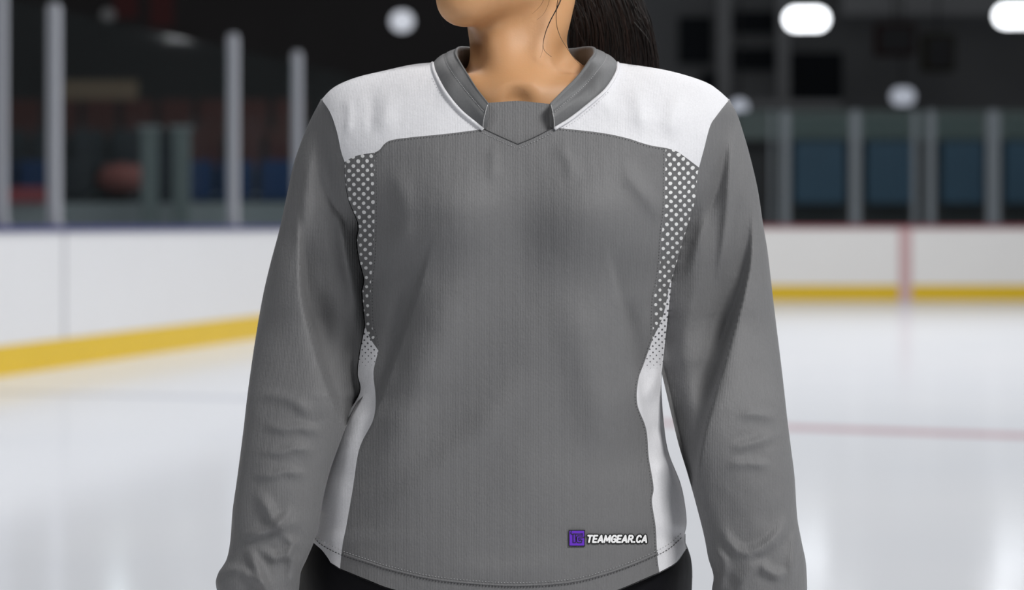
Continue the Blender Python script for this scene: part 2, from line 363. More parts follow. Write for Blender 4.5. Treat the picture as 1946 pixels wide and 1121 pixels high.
# posts and glass
def along(px):
    r = (px - 973) / F      # point of the left board line seen at column px
    t = (A0.x - r * A0.y) / (r * E.y - E.x); return A0 + E * t, t
GL = 'white glass posts on the left boards'
nE = Vector((-E.y, E.x, 0))
def post_at(c, dirv, w, z1, mat):
    n = Vector((-dirv.y, dirv.x, 0)); c = c + n * 0.05
    q = [c - dirv * w / 2 - n * 0.04, c + dirv * w / 2 - n * 0.04, c + dirv * w / 2 + n * 0.04, c - dirv * w / 2 + n * 0.04]
    root = MB().prism([(p.x, p.y) for p in q], 1.165, z1).build('glass_post', mat)
    k = 0.72
    q2 = [c + (p - c) * k for p in q]
    MB().prism([(p.x, p.y) for p in q2], z1, z1 + 0.03).build('post_cap', mat, root)
    q3 = [c + (p - c) * 1.3 for p in q]
    MB().prism([(p.x, p.y) for p in q3], 1.165, 1.20).build('post_foot', mat, root)
    return root
lab = ['white glass post cut by the left edge of the frame', 'tall white glass post near the left edge, widest and brightest of them',
       'white glass post between the widest post and the grey one by the sleeve', 'greyer glass post closest to the left sleeve of the person']
tp = []
for i, (px, zt, wd) in enumerate([(3, 3.05, 0.30), (103, 2.97, 0.50), (441, 3.08, 0.62), (562, 3.06, 0.62)]):
    c, t = along(px + 11); tp.append(t)
    o = post_at(c, E, wd * 0.25, zt, M_post); tag(o, lab[i], 'post', GL)
tp2 = [tp[0] - 2.4] + tp + [tp[3] + 2.4, tp[3] + 4.6]
glab = ['glass pane left of the frame edge post', 'narrow glass pane between the two leftmost posts', 'wide glass pane between the widest post and the next white post',
        'glass pane between the two posts nearest the left sleeve', 'glass pane hidden mostly behind the left shoulder', 'glass pane towards the rink corner behind the person']
for i in range(len(tp2) - 1):
    a = A0 + E * (tp2[i] + 0.17); b = A0 + E * (tp2[i + 1] - 0.17); q = [a + nE * 0.045, b + nE * 0.045, b + nE * 0.057, a + nE * 0.057]
    o = MB().prism([(p.x, p.y) for p in q], 1.166, 2.95).build('glass_shield', M_glass); tag(o, glab[i], 'glass screen', 'glass panes over the left boards')
rp = [(1466, .05), (1492, .17), (1625, .20), (1738, .10), (1768, .16), (1887, .26), (2010, .2)]
rlab = ['thin teal-grey post just right of the right sleeve', 'dull grey post beside the thin one near the right sleeve', 'dull grey post standing alone between two dark blue pads',
        'narrower grey post of the pair right of the red mark', 'wider grey post of the pair right of the red mark', 'brightest grey post on the far boards near the right edge', 'grey post beyond the right edge of the frame']
xs = []
for (px, wd), lb in zip(rp, rlab):
    x = (px - 973) / F * (YF + 0.05); xs.append(x)
    o = post_at(Vector((x, YF, 0)), Vector((1, 0, 0)), wd * .75, 2.92, M_postfar); tag(o, lb, 'post', 'grey glass posts on the far boards')
glr = ['sliver of glass between the two posts by the right sleeve', 'far glass pane right of the sleeve in front of the first blue pad', 'far glass pane above the red mark',
       'slim far glass pane inside the post pair', 'far glass pane between the post pair and the brightest post', 'far glass pane at the right edge of the frame']
for i in range(len(xs) - 1):
    o = MB().box(xs[i] + rp[i][1] * .66 + .01, xs[i + 1] - rp[i + 1][1] * .66 - .01, YF + .045, YF + .057, 1.166, 2.85).build('glass_shield', M_glass)
    tag(o, glr[i], 'glass screen', 'glass panes over the far boards')

# corner stand behind the left glass
def X_(px, Y): return (px - 973) / F * Y
def Z_(py, Y): return CZ - (py - HOR) / F * Y
def chbox(name, mat, par, x0, x1, y0, y1, z0, z1, bev=0):
    l = par.location; return MB().box(x0 - l.x, x1 - l.x, y0 - l.y, y1 - l.y, z0 - l.z, z1 - l.z, bev).build(name, mat, par)
for k, (y, z) in enumerate([(33.0, 1.15), (34.0, 1.62), (35.0, 2.1)]):
    o = MB().box(-9.5, -2.6, y, y + .995, 0, z).build('stand_step', M_conc); tag(o, 'dark concrete step carrying the %s row of seats' % ['front', 'middle', 'back'][k], 'stand', 'steps of the corner stand')
    MB().box(-9.5, -2.6, y - .004, y - .001, z - .08, z).build('step_nosing', M_concl, o)
o = MB().box(-9.5, -2.5, 32.35, 32.5, 0, 1.47).build('parapet', M_concl); tag(o, 'grey low parapet in front of the dark stand', 'wall')
o = MB().box(X_(-20, 32.3), X_(88, 32.3), 32.25, 32.34, 1.47, 1.68).build('stripe_board', M_redrail); tag(o, 'long dull red board on the parapet at the left edge', 'board')
def seat(mat, label, grp):
    r = empty('stadium_seat'); tag(r, label, 'seat', grp)
    MB().box(-.23, .23, -.24, .20, .36, .42, .02).build('seat_base', mat, r)
    mb = MB(); mb.box(-.23, .23, .19, .25, .42, .92, .02); mb.build('backrest', mat, r)
    for s in (-1, 1):
        MB().box(s * .2 - .02, s * .2 + .02, -.02, .06, 0, .36).build('leg', M_steel, r)
    return r
def copy_tree(o, parent=None):
    c = o.copy(); COL.objects.link(c); c.parent = parent
    for ch in list(o.children): copy_tree(ch, c)
    return c
rows = [(33.45, 1.15, 'front'), (34.45, 1.62, 'middle'), (35.45, 2.1, 'back')]
seatA = {}
def put_seat(mat, kind, x, y, z, label, grp):
    if kind not in seatA: seatA[kind] = seat(mat, label, grp); o = seatA[kind]
    else: o = copy_tree(seatA[kind])
    o.location = (x, y, z); o['label'] = label; o['group'] = grp; return o
ordn = ['first', 'second', 'third', 'fourth', 'fifth', 'sixth', 'seventh', 'eighth', 'ninth', 'tenth', 'eleventh', 'twelfth']
for (y, z, nm) in rows:
    for i, x in enumerate(np.arange(-7.2, -2.8, 0.56)):
        px = 973 + x / y * F
        if nm == 'front': mt, kd = (M_blueseat, 'navy') if (px < 80 or 340 < px < 560) else (M_greyseat, 'charcoal')
        elif nm == 'middle': mt, kd = (M_redseat, 'maroon') if px > 340 else (M_greyseat, 'charcoal')
        else: mt, kd = M_redseat, 'maroon'
        put_seat(mt, kd, x, y, z, f'{kd} plastic seat, {ordn[i]} from the left in the {nm} row', f'seats in the {nm} row of the corner stand')
o = MB(); o.tube([(-.32, 0, .2), (-.2, 0, .25), (0, 0, .26), (.2, 0, .25), (.32, 0, .2)], [.08, .2, .22, .2, .08], 12)
bag = o.build('sports_bag', M_redbag, smooth=True); bag.location = (X_(233, 33.2), 33.15, 1.55); tag(bag, 'blurred red bundle lying on the front row of the stand', 'bag')
MB().tube([(-.15, -.1, .4), (-.1, -.14, .5), (.1, -.14, .5), (.15, -.1, .4)], .015, 6).build('bag_strap', M_steel, bag)
o = MB().box(X_(120, 35.9), X_(262, 35.9), 35.86, 35.9, Z_(190, 35.9), Z_(153, 35.9)).build('banner', M_beige); tag(o, 'beige horizontal banner above the left seats', 'banner')
for q in (122, 260): MB().tube([(X_(q, 35.9), 35.92, 2.1), (X_(q, 35.9), 35.92, Z_(150, 35.9))], .02, 6).build('banner_pole', M_steel, o)
for nm, a, b, y1, y2 in [('dark red banner hanging high left of the round lamp', 285, 330, -20, 50), ('dark red banner hanging at the upper left, beyond the others', 215, 262, -30, 35)]:
    o = MB().box(X_(a, 44), X_(b, 44), 43.97, 44, Z_(y2, 44), Z_(y1, 44)).build('banner', M_redban); tag(o, nm, 'banner')
    MB().tube([(X_(a - 4, 44), 43.98, Z_(y1, 44)), (X_(b + 4, 44), 43.98, Z_(y1, 44))], .03, 6).build('banner_rod', M_steel, o)
# grey door posts behind the left glass
for i, (a, b) in enumerate([(268, 300), (328, 360)]):
    o = MB().box(X_(a, 31.5), X_(b, 31.5), 31.45, 31.6, 0, Z_(245, 31.5), .02).build('gate_post', M_gate)
    tag(o, ['left one of two faint grey gate posts behind the glass', 'right one of two faint grey gate posts behind the glass'][i], 'post', 'gate posts')
    MB().box(X_(a, 31.5) - .03, X_(b, 31.5) + .03, 31.43, 31.62, Z_(245, 31.5) + .001, Z_(245, 31.5) + .04).build('post_cap', M_concl, o)

# behind the far boards
o = MB().box(3.5, 16, 42.2, 42.4, 0, 1.55).build('parapet', M_conc); tag(o, 'dark low wall below the blue pads at right', 'wall')
for i, (a, b) in enumerate([(1508, 1606), (1645, 1733), (1788, 1868), (1908, 1990)]):
    lb = ['dark blue wall pad nearest the right sleeve', 'dark blue wall pad above and left of the red mark', 'dark blue wall pad left of the brightest far post', 'dark blue wall pad cut by the right edge'][i]
    o = MB().box(X_(a, 42), X_(b, 42), 41.9, 42.05, Z_(388, 42), Z_(268, 42), .03).build('wall_pad', M_bluepan); tag(o, lb, 'wall pad', 'dark blue pads behind the far glass')
    MB().box(X_(a, 42), X_(b, 42), 41.88, 42.06, Z_(388, 42) - .06, Z_(388, 42) - .002).build('pad_rail', M_steel, o)
o = MB().box(3.9, 16, 42.42, 42.6, 1.2, 2.62).build('partition', M_conc); tag(o, 'dark partition behind the blue pads', 'partition')
o = MB().box(3.9, 16, 42.0, 42.4, Z_(264, 42), Z_(210, 42)).build('fascia_beam', M_band); tag(o, 'grey green horizontal fascia above the blue pads', 'beam')
for i, (a, b, c, d) in enumerate([(1290, 1352, 32, 120), (1392, 1475, 22, 62), (1392, 1475, 92, 132), (1500, 1600, 100, 190), (1330, 1385, 140, 220)]):
    lb = ['tall dark window just right of the ponytail', 'upper dark window left of the bright lamp', 'lower dark window left of the bright lamp', 'wide dark window under the bright lamp', 'dark window low behind the right shoulder'][i]
    o = MB().box(X_(a, 49.9), X_(b, 49.9), 49.85, 49.98, Z_(d, 49.9), Z_(c, 49.9)).build('window', M_darkwin); tag(o, lb, 'window', kind='structure')
for i, (a, b, c, d, mt) in enumerate([(1663, 1737, 46, 106, M_brownbox), (1752, 1812, 66, 136, M_olive)]):
    lb = ['dark brown box speaker hanging right of the bright lamp', 'dark olive box speaker hanging lower, further right'][i]
    o = MB().box(X_(a, 46), X_(b, 46), 45.8, 46.2, Z_(d, 46), Z_(c, 46), .03).build('hanging_speaker', mt); tag(o, lb, 'speaker')
    xc = (X_(a, 46) + X_(b, 46)) / 2
    MB().tube([(xc, 46, Z_(c, 46) + .001), (xc, 46, 12)], .02, 6).build('hanger_rod', M_steel, o)
    MB().box(X_(a, 46) + .06, X_(b, 46) - .06, 45.78, 45.799, Z_(d, 46) + .06, Z_(c, 46) - .06).build('grille', M_steel, o)
for i, (a, b, c, d, y) in enumerate([(1600, 2100, -40, 28, 48.0), (1150, 1600, 190, 205, 48.0)]):
    o = MB().box(X_(a, y), X_(b, y), y, y + .3, Z_(d, y), Z_(c, y)).build('roof_beam', M_beam); tag(o, ['grey roof beam across the top right', 'thin grey beam behind the right shoulder'][i], 'beam')
for i, (a, b) in enumerate([(1476, 1500), (1364, 1388)]):
    o = MB().box(X_(a, 48.5), X_(b, 48.5), 48.4, 48.7, 0, 12).build('column', M_beam); tag(o, ['grey column under the bright lamp', 'grey column between the dark windows'][i], 'column')
    MB().box(X_(a, 48.5) - .1, X_(b, 48.5) + .1, 48.3, 48.8, 0, .3).build('column_base', M_beam, o)

def lamp(px, py, w, h, Y, mat, label):
    x, z = X_(px, Y), Z_(py, Y); sx, sz = w / F * Y / 2, h / F * Y / 2
    r = empty('arena_lamp', (x, Y, z)); tag(r, label, 'lamp', 'arena lamps')
    n = 28; out = []
    for k in range(n):
        a = 2 * math.pi * k / n; c, s = math.cos(a), math.sin(a)
        rr = min(sx, sz) * 1.0
        out.append((math.copysign(max(sx - rr, 0), c) + rr * c, math.copysign(max(sz - rr, 0), s) + rr * s))
    vs = []; 
    for y, k in ((-.05, .9), (0, 1.0), (.04, 1.0)): vs += [(a * k, y, b * k) for a, b in out]
    fs = [tuple(range(n))] + [(j * n + i, j * n + (i + 1) % n, (j + 1) * n + (i + 1) % n, (j + 1) * n + i) for j in range(2) for i in range(n)]
    MB().add(vs, fs).build('lamp_lens', mat, r)
    vs = []
    for y, k in ((.041, 1.04), (.10, 1.04), (.16, .5)): vs += [(a * k, y, b * k) for a, b in out]
    fs = [tuple(range(n)), tuple(range(3 * n - 1, 2 * n - 1, -1))] + [(j * n + i, j * n + (i + 1) % n, (j + 1) * n + (i + 1) % n, (j + 1) * n + i) for j in range(2) for i in range(n)]
    MB().add(vs, fs).build('lamp_housing', M_housing, r)
    MB().tube([(0, .08, sz * 1.04), (0, .08, 12 - z)], .02, 6).build('hanger_rod', M_steel, r)
lamp(764, 40, 44, 40, 43, M_lampB, 'round pale lamp hanging left of the chin')
lamp(1533, 36, 84, 44, 43, M_lampA, 'wide bright white lamp at the upper right')
lamp(1930, 30, 80, 44, 43, M_lampA, 'bright white lamp cut by the right edge')
lamp(1716, 183, 46, 34, 47, M_lampC, 'small dim bluish lamp below the brown speaker')
lamp(1405, 206, 34, 38, 47, M_lampC, 'dim round lamp peeking over the right shoulder')
lamp(205, 28, 26, 22, 43, emit_mat('faint_lamp_lens', 0.03), 'very faint lamp high at the upper left')
lamp(222, -122, 40, 70, 45, M_lampD, 'tall bright lamp above the frame, mirrored in the ice at left')
lamp(1895, -125, 60, 60, 43, M_lampD, 'bright lamp above the frame, mirrored in the ice at right')
lamp(1600, -160, 90, 30, 43, M_lampD, 'bright wide lamp above the frame beyond the far boards')

# ------------------------------------------------------------------ jersey: surfaces
Ledge = pchip([(150, 600), (189, 611), (215, 628), (250, 640), (290, 649), (308, 653), (340, 656), (380, 663), (425, 681), (455, 679), (489, 682), (530, 692), (556, 689), (605, 693), (620, 694), (672, 684), (710, 680), (746, 684), (800, 652), (850, 634), (900, 618), (950, 606), (1000, 603), (1029, 596), (1045, 598), (1180, 600)])
Redge = pchip([(150, 1398), (189, 1385), (219, 1362), (240, 1349), (285, 1337), (318, 1328), (334, 1325), (379, 1320), (414, 1310), (445, 1300), (476, 1291), (534, 1274), (570, 1271), (630, 1264), (707, 1256), (737, 1255), (797, 1259), (857, 1268), (917, 1291), (959, 1300), (995, 1303), (1019, 1299), (1043, 1303), (1180, 1304)])
Ext = pchip([(100, 62), (250, 62), (330, 50), (420, 26), (520, 12), (700, 8), (1180, 7)])
topline = pchip([(560, 240), (590, 212), (611, 189), (629, 170), (651, 157), (684, 145), (731, 134), (781, 123), (826, 117), (860, 95), (900, 60), (1090, 60), (1140, 95), (1174, 119), (1254, 131), (1307, 144), (1345, 158), (1366, 172), (1385, 189), (1410, 215), (1440, 250)])
Dfront = pchip([(100, .080), (200, .092), (300, .108), (420, .118), (600, .112), (800, .112), (1000, .120), (1160, .122)])
Dback = pchip([(100, .085), (250, .105), (400, .11), (700, .095), (900, .10), (1160, .12)])
CT = .015

def fold_field(folds):
    F_ = []
    for pts, wd, amp, kind in folds: F_.append((spline(pts, 25), wd, amp, kind))
    def f(u, v):
        sh = np.shape(u); q = np.stack([np.ravel(u), np.ravel(v)], -1).astype(float); out = np.zeros(len(q))
        for P, wd, amp, kind in F_:
            best = np.full(len(q), 1e9); sgn = np.zeros(len(q)); par = np.zeros(len(q))
            n = len(P) - 1
            for i in range(n):
                a, b = P[i], P[i + 1]; ab = b - a; l2 = ab @ ab
                t = np.clip(((q - a) @ ab) / l2, 0, 1); c = a + t[:, None] * ab; dd = q - c; d = np.hypot(dd[:, 0], dd[:, 1])
                cr = ab[0] * (q[:, 1] - a[1]) - ab[1] * (q[:, 0] - a[0])
                mk = d < best; best[mk] = d[mk]; sgn[mk] = np.sign(cr[mk]); par[mk] = ((i + t) / n)[mk]
            tap = sstep(par / .33) * sstep((1 - par) / .33) * 1.08
            tap = np.where((par <= 0) | (par >= 1), 0, tap)
            if kind == 'r': out += amp * tap * np.exp(-(best / wd) ** 2)
            elif kind in 'st':
                s = best * sgn * (1 if kind == 's' else -1)
                va, vb = P[0][1], P[-1][1]; ln_ = (vb - va) * .33; tp3 = sstep((q[:, 1] - va) / ln_) * sstep((vb - q[:, 1]) / ln_)
                out += np.where(s < 0, -amp * tp3 * (1 - np.exp(-(s / wd) ** 2)) * np.exp(-(s / 130) ** 2), 0)
            else:   # lap: one side raised, falls off slowly; other side drops quickly
                s = best * sgn; k = 1 if kind == 'a' else -1; s = s * k
                out += amp * tap * np.where(s > 0, np.exp(-(s / (wd * 3.5)) ** 2), np.exp(-(s / (wd * .55)) ** 2) * 1.0)
        return out.reshape(sh)
    return f

def wob(u, v, seed, sc, amp):
    r = np.random.RandomState(seed); o = 0
    for i in range(7):
        a = r.uniform(0, 2 * np.pi); k = sc * r.uniform(.6, 1.7); ph = r.uniform(0, 6.28)
        o = o + np.sin((u * np.cos(a) + v * np.sin(a) * .55) * k + ph + 1.3 * np.sin(v * k * .4 + ph)) / 7
    return o * amp

torso_folds = fold_field([
    ([(822, 470), (790, 580), (755, 680), (722, 770), (690, 850)], 20, .0070, 'b'),
    ([(830, 440), (822, 470), (790, 580), (755, 680), (722, 770), (680, 880)], 7, .012, 't'),
    ([(792, 520), (760, 630), (732, 750)], 26, -.009, 'r'),
    ([(905, 470), (850, 600), (800, 720), (745, 850), (700, 960)], 46, .010, 'r'),
    ([(1152, 480), (1175, 600), (1200, 700), (1222, 800), (1232, 860)], 20, .007, 'a'),
    ([(1145, 450), (1152, 480), (1175, 600), (1200, 700), (1222, 800), (1236, 880)], 7, .011, 's'),
    ([(1185, 560), (1205, 660), (1222, 740)], 22, -.008, 'r'),
    ([(1075, 520), (1105, 650), (1140, 790), (1175, 900)], 46, .010, 'r'),
    ([(1000, 690), (930, 800), (830, 890), (680, 985)], 34, .008, 'r'),
    ([(1010, 500), (1020, 650), (1010, 800), (985, 1000)], 60, .004, 'r'),
    ([(735, 300), (760, 350), (770, 420), (745, 500)], 20, .004, 'r'),
    ([(1180, 300), (1200, 340), (1240, 390), (1255, 430)], 16, .005, 'r'),
    ([(1050, 270), (1080, 300), (1090, 350)], 14, .0025, 'r'),
    ([(930, 275), (940, 310), (930, 350)], 12, .002, 'r'),
    ([(740, 150), (735, 200), (725, 265)], 18, .0024, 'r'),
    ([(660, 175), (664, 220), (658, 265)], 9, .0020, 'r'),
    ([(700, 160), (708, 210), (700, 260)], 12, -.0018, 'r'),
    ([(1205, 150), (1215, 200), (1225, 260)], 16, .003, 'r'),
    ([(1290, 165), (1280, 220), (1270, 270)], 18, .0035, 'r'),
    ([(860, 150), (800, 170), (740, 165)], 14, .002, 'r'),
    ([(1100, 1060), (960, 1085), (820, 1075)], 20, .002, 'r'),
    ([(715, 410), (680, 430), (660, 435)], 10, .005, 'r'),
    ([(715, 500), (695, 530), (680, 535)], 10, .004, 'r'),
    ([(1250, 520), (1275, 540), (1290, 550)], 10, .004, 'r'),
    ([(1212, 770), (1240, 740), (1262, 690)], 14, .006, 'r'),
    ([(1228, 830), (1260, 810), (1290, 800)], 14, -.004, 'r'),
    ([(1240, 900), (1275, 880), (1300, 860)], 14, .005, 'r'),
    ([(714, 700), (690, 745), (655, 820), (625, 900)], 10, .006, 'b'),
])
def torso_y(u, v, folds=True):
    u = np.asarray(u, float); v = np.asarray(v, float)
    L = Ledge(v) - Ext(v); R = Redge(v) + Ext(v)
    t = np.clip((u - (L + R) / 2) / ((R - L) / 2), -.9995, .9995)
    g = (1 - np.abs(t) ** 2.5) ** .5
    q = np.clip((v - topline(u)) / 105, 0, 1); h = np.sqrt(np.clip(1 - (1 - q) ** 2, 0, 1))
    d = Dfront(v) * g * h
    bust = .022 * (np.exp(-((u - 862) / 105) ** 2 - ((v - 405) / 95) ** 2) + np.exp(-((u - 1118) / 105) ** 2 - ((v - 405) / 95) ** 2))
    d = d + bust
    d = d - .010 * np.exp(-((u - 990) / 70) ** 2 - ((v - 470) / 110) ** 2)
    if folds: d = d + torso_folds(u, v) * h * np.minimum(1, g * 2.2) + wob(u, v, 3, .022, .0018) * h
    return CT - d
def torso_back(u, v):
    u = np.asarray(u, float); v = np.asarray(v, float)
    L = Ledge(v) - Ext(v); R = Redge(v) + Ext(v)
    t = np.clip((u - (L + R) / 2) / ((R - L) / 2), -.9995, .9995)
    g = (1 - np.abs(t) ** 2.5) ** .5
    q = np.clip((v - topline(u)) / 105, 0, 1); h = np.sqrt(np.clip(1 - (1 - q) ** 2, 0, 1))
    return CT + Dback(v) * g * h

def sheet_normals(fn, u, v, off, flip=False):
    e = 1.0
    def P(a, b): return Tn(a, b, fn(a, b) - off)
    du = P(u + e, v) - P(u - e, v); dv = P(u, v + e) - P(u, v - e)
    n = np.cross(du, dv); n /= np.linalg.norm(n, axis=1)[:, None] + 1e-12
    s = np.sign(n[:, 1]); s[s == 0] = 1
    n = n * (-s if not flip else s)[:, None]
    return n

C = {k: spline(p) for k, p in dict(
    shL=[(826, 118), (781, 123), (731, 134), (684, 145), (651, 157), (629, 170), (611, 189)],
    armL=[(611, 189), (628, 215), (640, 250), (648, 287), (655, 308)],
    yL1=[(655, 308), (668, 300), (685, 294), (712, 290)],
    yL2=[(712, 290), (722, 284), (731, 273), (745, 266), (780, 261), (850, 254), (920, 245)],
    neckL=[(920, 245), (902, 229), (876, 206), (848, 172), (829, 138), (826, 118)],
    dotL=[(655, 308), (656, 340), (663, 380), (681, 425), (679, 455), (682, 489), (692, 530), (689, 556), (693, 605), (694, 620)],
    seamL1=[(712, 290), (712, 380), (710, 480), (705, 537), (705, 605), (712, 638), (719, 666)],
    dwL=[(694, 620), (703, 642), (719, 666)],
    wL=[(694, 620), (684, 672), (680, 710), (684, 746), (652, 800), (634, 850), (618, 900), (606, 950), (603, 1000), (596, 1029), (598, 1043)],
    seamL2=[(719, 666), (711, 698), (710, 717), (714, 760), (709, 798), (688, 839), (679, 869), (671, 925), (658, 1000), (651, 1035), (646, 1080)],
    hemL=[(598, 1043), (612, 1058), (646, 1080)],
    hemC=[(646, 1080), (700, 1102), (745, 1119), (820, 1135), (900, 1144), (985, 1147), (1080, 1142), (1130, 1133), (1175, 1120), (1253, 1087)],
    shR=[(1174, 119), (1254, 131), (1307, 144), (1345, 158), (1366, 172), (1385, 189)],
    armR=[(1385, 189), (1362, 219), (1349, 240), (1337, 285), (1328, 318)],
    yR1=[(1328, 318), (1300, 297), (1285, 287), (1265, 281)],
    yR2=[(1265, 281), (1240, 277), (1218, 271), (1190, 262), (1140, 252), (1052, 242)],
    neckR=[(1052, 242), (1084, 222), (1121, 193), (1151, 165), (1169, 136), (1174, 119)],
    dotR=[(1328, 318), (1325, 334), (1320, 379), (1310, 414), (1300, 445), (1291, 476), (1274, 534)],
    seamR1=[(1265, 281), (1264, 340), (1263, 400), (1258, 440), (1254, 500), (1250, 530), (1243, 565), (1241, 600), (1240, 645)],
    dwR=[(1274, 534), (1267, 570), (1258, 606), (1240, 645)],
    wR=[(1274, 534), (1271, 570), (1264, 630), (1256, 707), (1255, 737), (1259, 797), (1268, 857), (1291, 917), (1300, 959), (1303, 995), (1299, 1019), (1303, 1043)],
    seamR2=[(1240, 645), (1224, 690), (1213, 722), (1211, 767), (1228, 815), (1233, 869), (1242, 925), (1239, 953), (1246, 1001), (1249, 1055), (1253, 1087)],
    hemR=[(1253, 1087), (1285, 1068), (1303, 1043)],
    vee=[(920, 245), (950, 259), (984, 274)],
    vee2=[(984, 274), (1015, 261), (1052, 242)],
).items()}
# exact shared joints
def loop(*names):
    out = []
    for n in names:
        p = C[n.strip('-')]; p = p[::-1] if n.startswith('-') else p
        out += [tuple(x) for x in p[:-1]]
    return out
def inside(poly, pts):
    P = np.array(poly); x, y = pts[:, 0], pts[:, 1]; c = np.zeros(len(pts), bool)
    x0, y0 = P[:, 0], P[:, 1]; x1, y1 = np.roll(x0, -1), np.roll(y0, -1)
    for a, b, c1, d1 in zip(x0, y0, x1, y1):
        if b == d1: continue
        m = ((b > y) != (d1 > y)) & (x < (c1 - a) * (y - b) / (d1 - b) + a); c ^= m
    return c
def dist_to(poly, pts):
    P = np.array(poly); best = np.full(len(pts), 1e9)
    for i in range(0, len(pts), 4000):
        q = pts[i:i + 4000]; best[i:i + 4000] = np.sqrt(((q[:, None] - P[None]) ** 2).sum(-1)).min(1)
    return best
def panel_data(poly, fn, off=0.0, step=5.0, flip=False):
    P = np.array(poly); a0, b0 = P.min(0); a1, b1 = P.max(0)
    gu, gv = np.meshgrid(np.arange(a0, a1, step), np.arange(b0, b1, step * .9)); gu = gu + (np.arange(gu.shape[0]) % 2)[:, None] * step / 2
    g = np.stack([gu.ravel(), gv.ravel()], -1); g = g[inside(poly, g)]; g = g[dist_to(poly, g) > step * .45]
    allp = np.vstack([P, g]); n = len(P)
    r = geometry.delaunay_2d_cdt([Vector(p) for p in allp], [], [list(range(n))], 1, 1e-6)
    V = np.array([tuple(p) for p in r[0]]); Fs = [tuple(f) for f in r[2]]
    pos = Tn(V[:, 0], V[:, 1], fn(V[:, 0], V[:, 1]) - off); nr = sheet_normals(fn, V[:, 0], V[:, 1], off, flip)
    out = []
    for f in Fs:
        a, b, c = [pos[i] for i in f[:3]]; fn_ = np.cross(b - a, c - a)
        out.append(f if fn_ @ nr[f[0]] > 0 else f[::-1])
    return V, pos, nr, out
def make_sheet(name, datas, mat, parent, dot=None):
    """datas: list of (uv, pos, normals, faces)"""
    v = np.vstack([d[1] for d in datas]); n = np.vstack([d[2] for d in datas]); uv = np.vstack([d[0] for d in datas]); fs = []; b = 0
    for d in datas: fs += [tuple(i + b for i in f) for f in d[3]]; b += len(d[1])
    me = bpy.data.meshes.new(name); me.from_pydata(v.tolist(), [], fs); me.update()
    uvl = me.uv_layers.new(name='cloth')
    li = np.zeros(len(me.loops), int); me.loops.foreach_get('vertex_index', li)
    uvl.data.foreach_set('uv', (uv[li] / 100.0 * [1, -1]).ravel().astype(np.float32))
    at = me.attributes.new('dot_size', 'FLOAT', 'POINT'); at.data.foreach_set('value', (dot(uv[:, 0], uv[:, 1]) if dot else np.ones(len(v))).astype(np.float32))
    o = link(name, me, mat, parent)
    me.normals_split_custom_set_from_vertices([tuple(x) for x in n])
    return o
def side_strip(curve, k=8, bulge=2.0, out=-1):
    """closes the garment from the front sheet round to the back sheet"""
    c = np.array(curve); yf = torso_y(c[:, 0], c[:, 1]); yb = torso_back(c[:, 0], c[:, 1]); V = []; P = []; Nn = []
    for j in range(k + 1):
        a = j / k; uu = c[:, 0] + out * bulge * math.sin(math.pi * a); y = yf + (yb - yf) * (1 - math.cos(math.pi * a)) / 2
        V.append(np.stack([uu, c[:, 1]], -1)); P.append(Tn(uu, c[:, 1], y))
        ca = -math.cos(math.pi * a); nn = np.stack([np.full(len(c), out * (1 - abs(ca) * .6)), np.full(len(c), ca * .8), np.zeros(len(c))], -1)
        Nn.append(nn / np.linalg.norm(nn, axis=1)[:, None])
    Nn[0] = sheet_normals(torso_y, c[:, 0], c[:, 1], 0)
    m = len(c); fs = [(j * m + i, j * m + i + 1, (j + 1) * m + i + 1, (j + 1) * m + i) for j in range(k) for i in range(m - 1)]
    return np.vstack(V), np.vstack(P), np.vstack(Nn), fs
def hem_turn(curve, fn):
    c = np.array(curve); y = fn(c[:, 0], c[:, 1]); rows = [(0, 0), (2.0, .0015), (2.0, .0035), (0, .0045), (-30, .0045)]; V = []; P = []; Nn = []
    for dv, dy in rows:
        V.append(np.stack([c[:, 0], c[:, 1] + dv], -1)); yy = fn(c[:, 0], c[:, 1] + min(dv, 0)) + dy; P.append(Tn(c[:, 0], c[:, 1] + dv, yy))
    for n in ((0, -1, -.2), (0, -.5, -.85), (0, .5, -.85), (0, 1, 0), (0, 1, 0)): Nn.append(np.tile(np.array(n) / np.linalg.norm(n), (len(c), 1)))
    m = len(c); fs = [(j * m + i, j * m + i + 1, (j + 1) * m + i + 1, (j + 1) * m + i) for j in range(4) for i in range(m - 1)]
    return np.vstack(V), np.vstack(P), np.vstack(Nn), fs

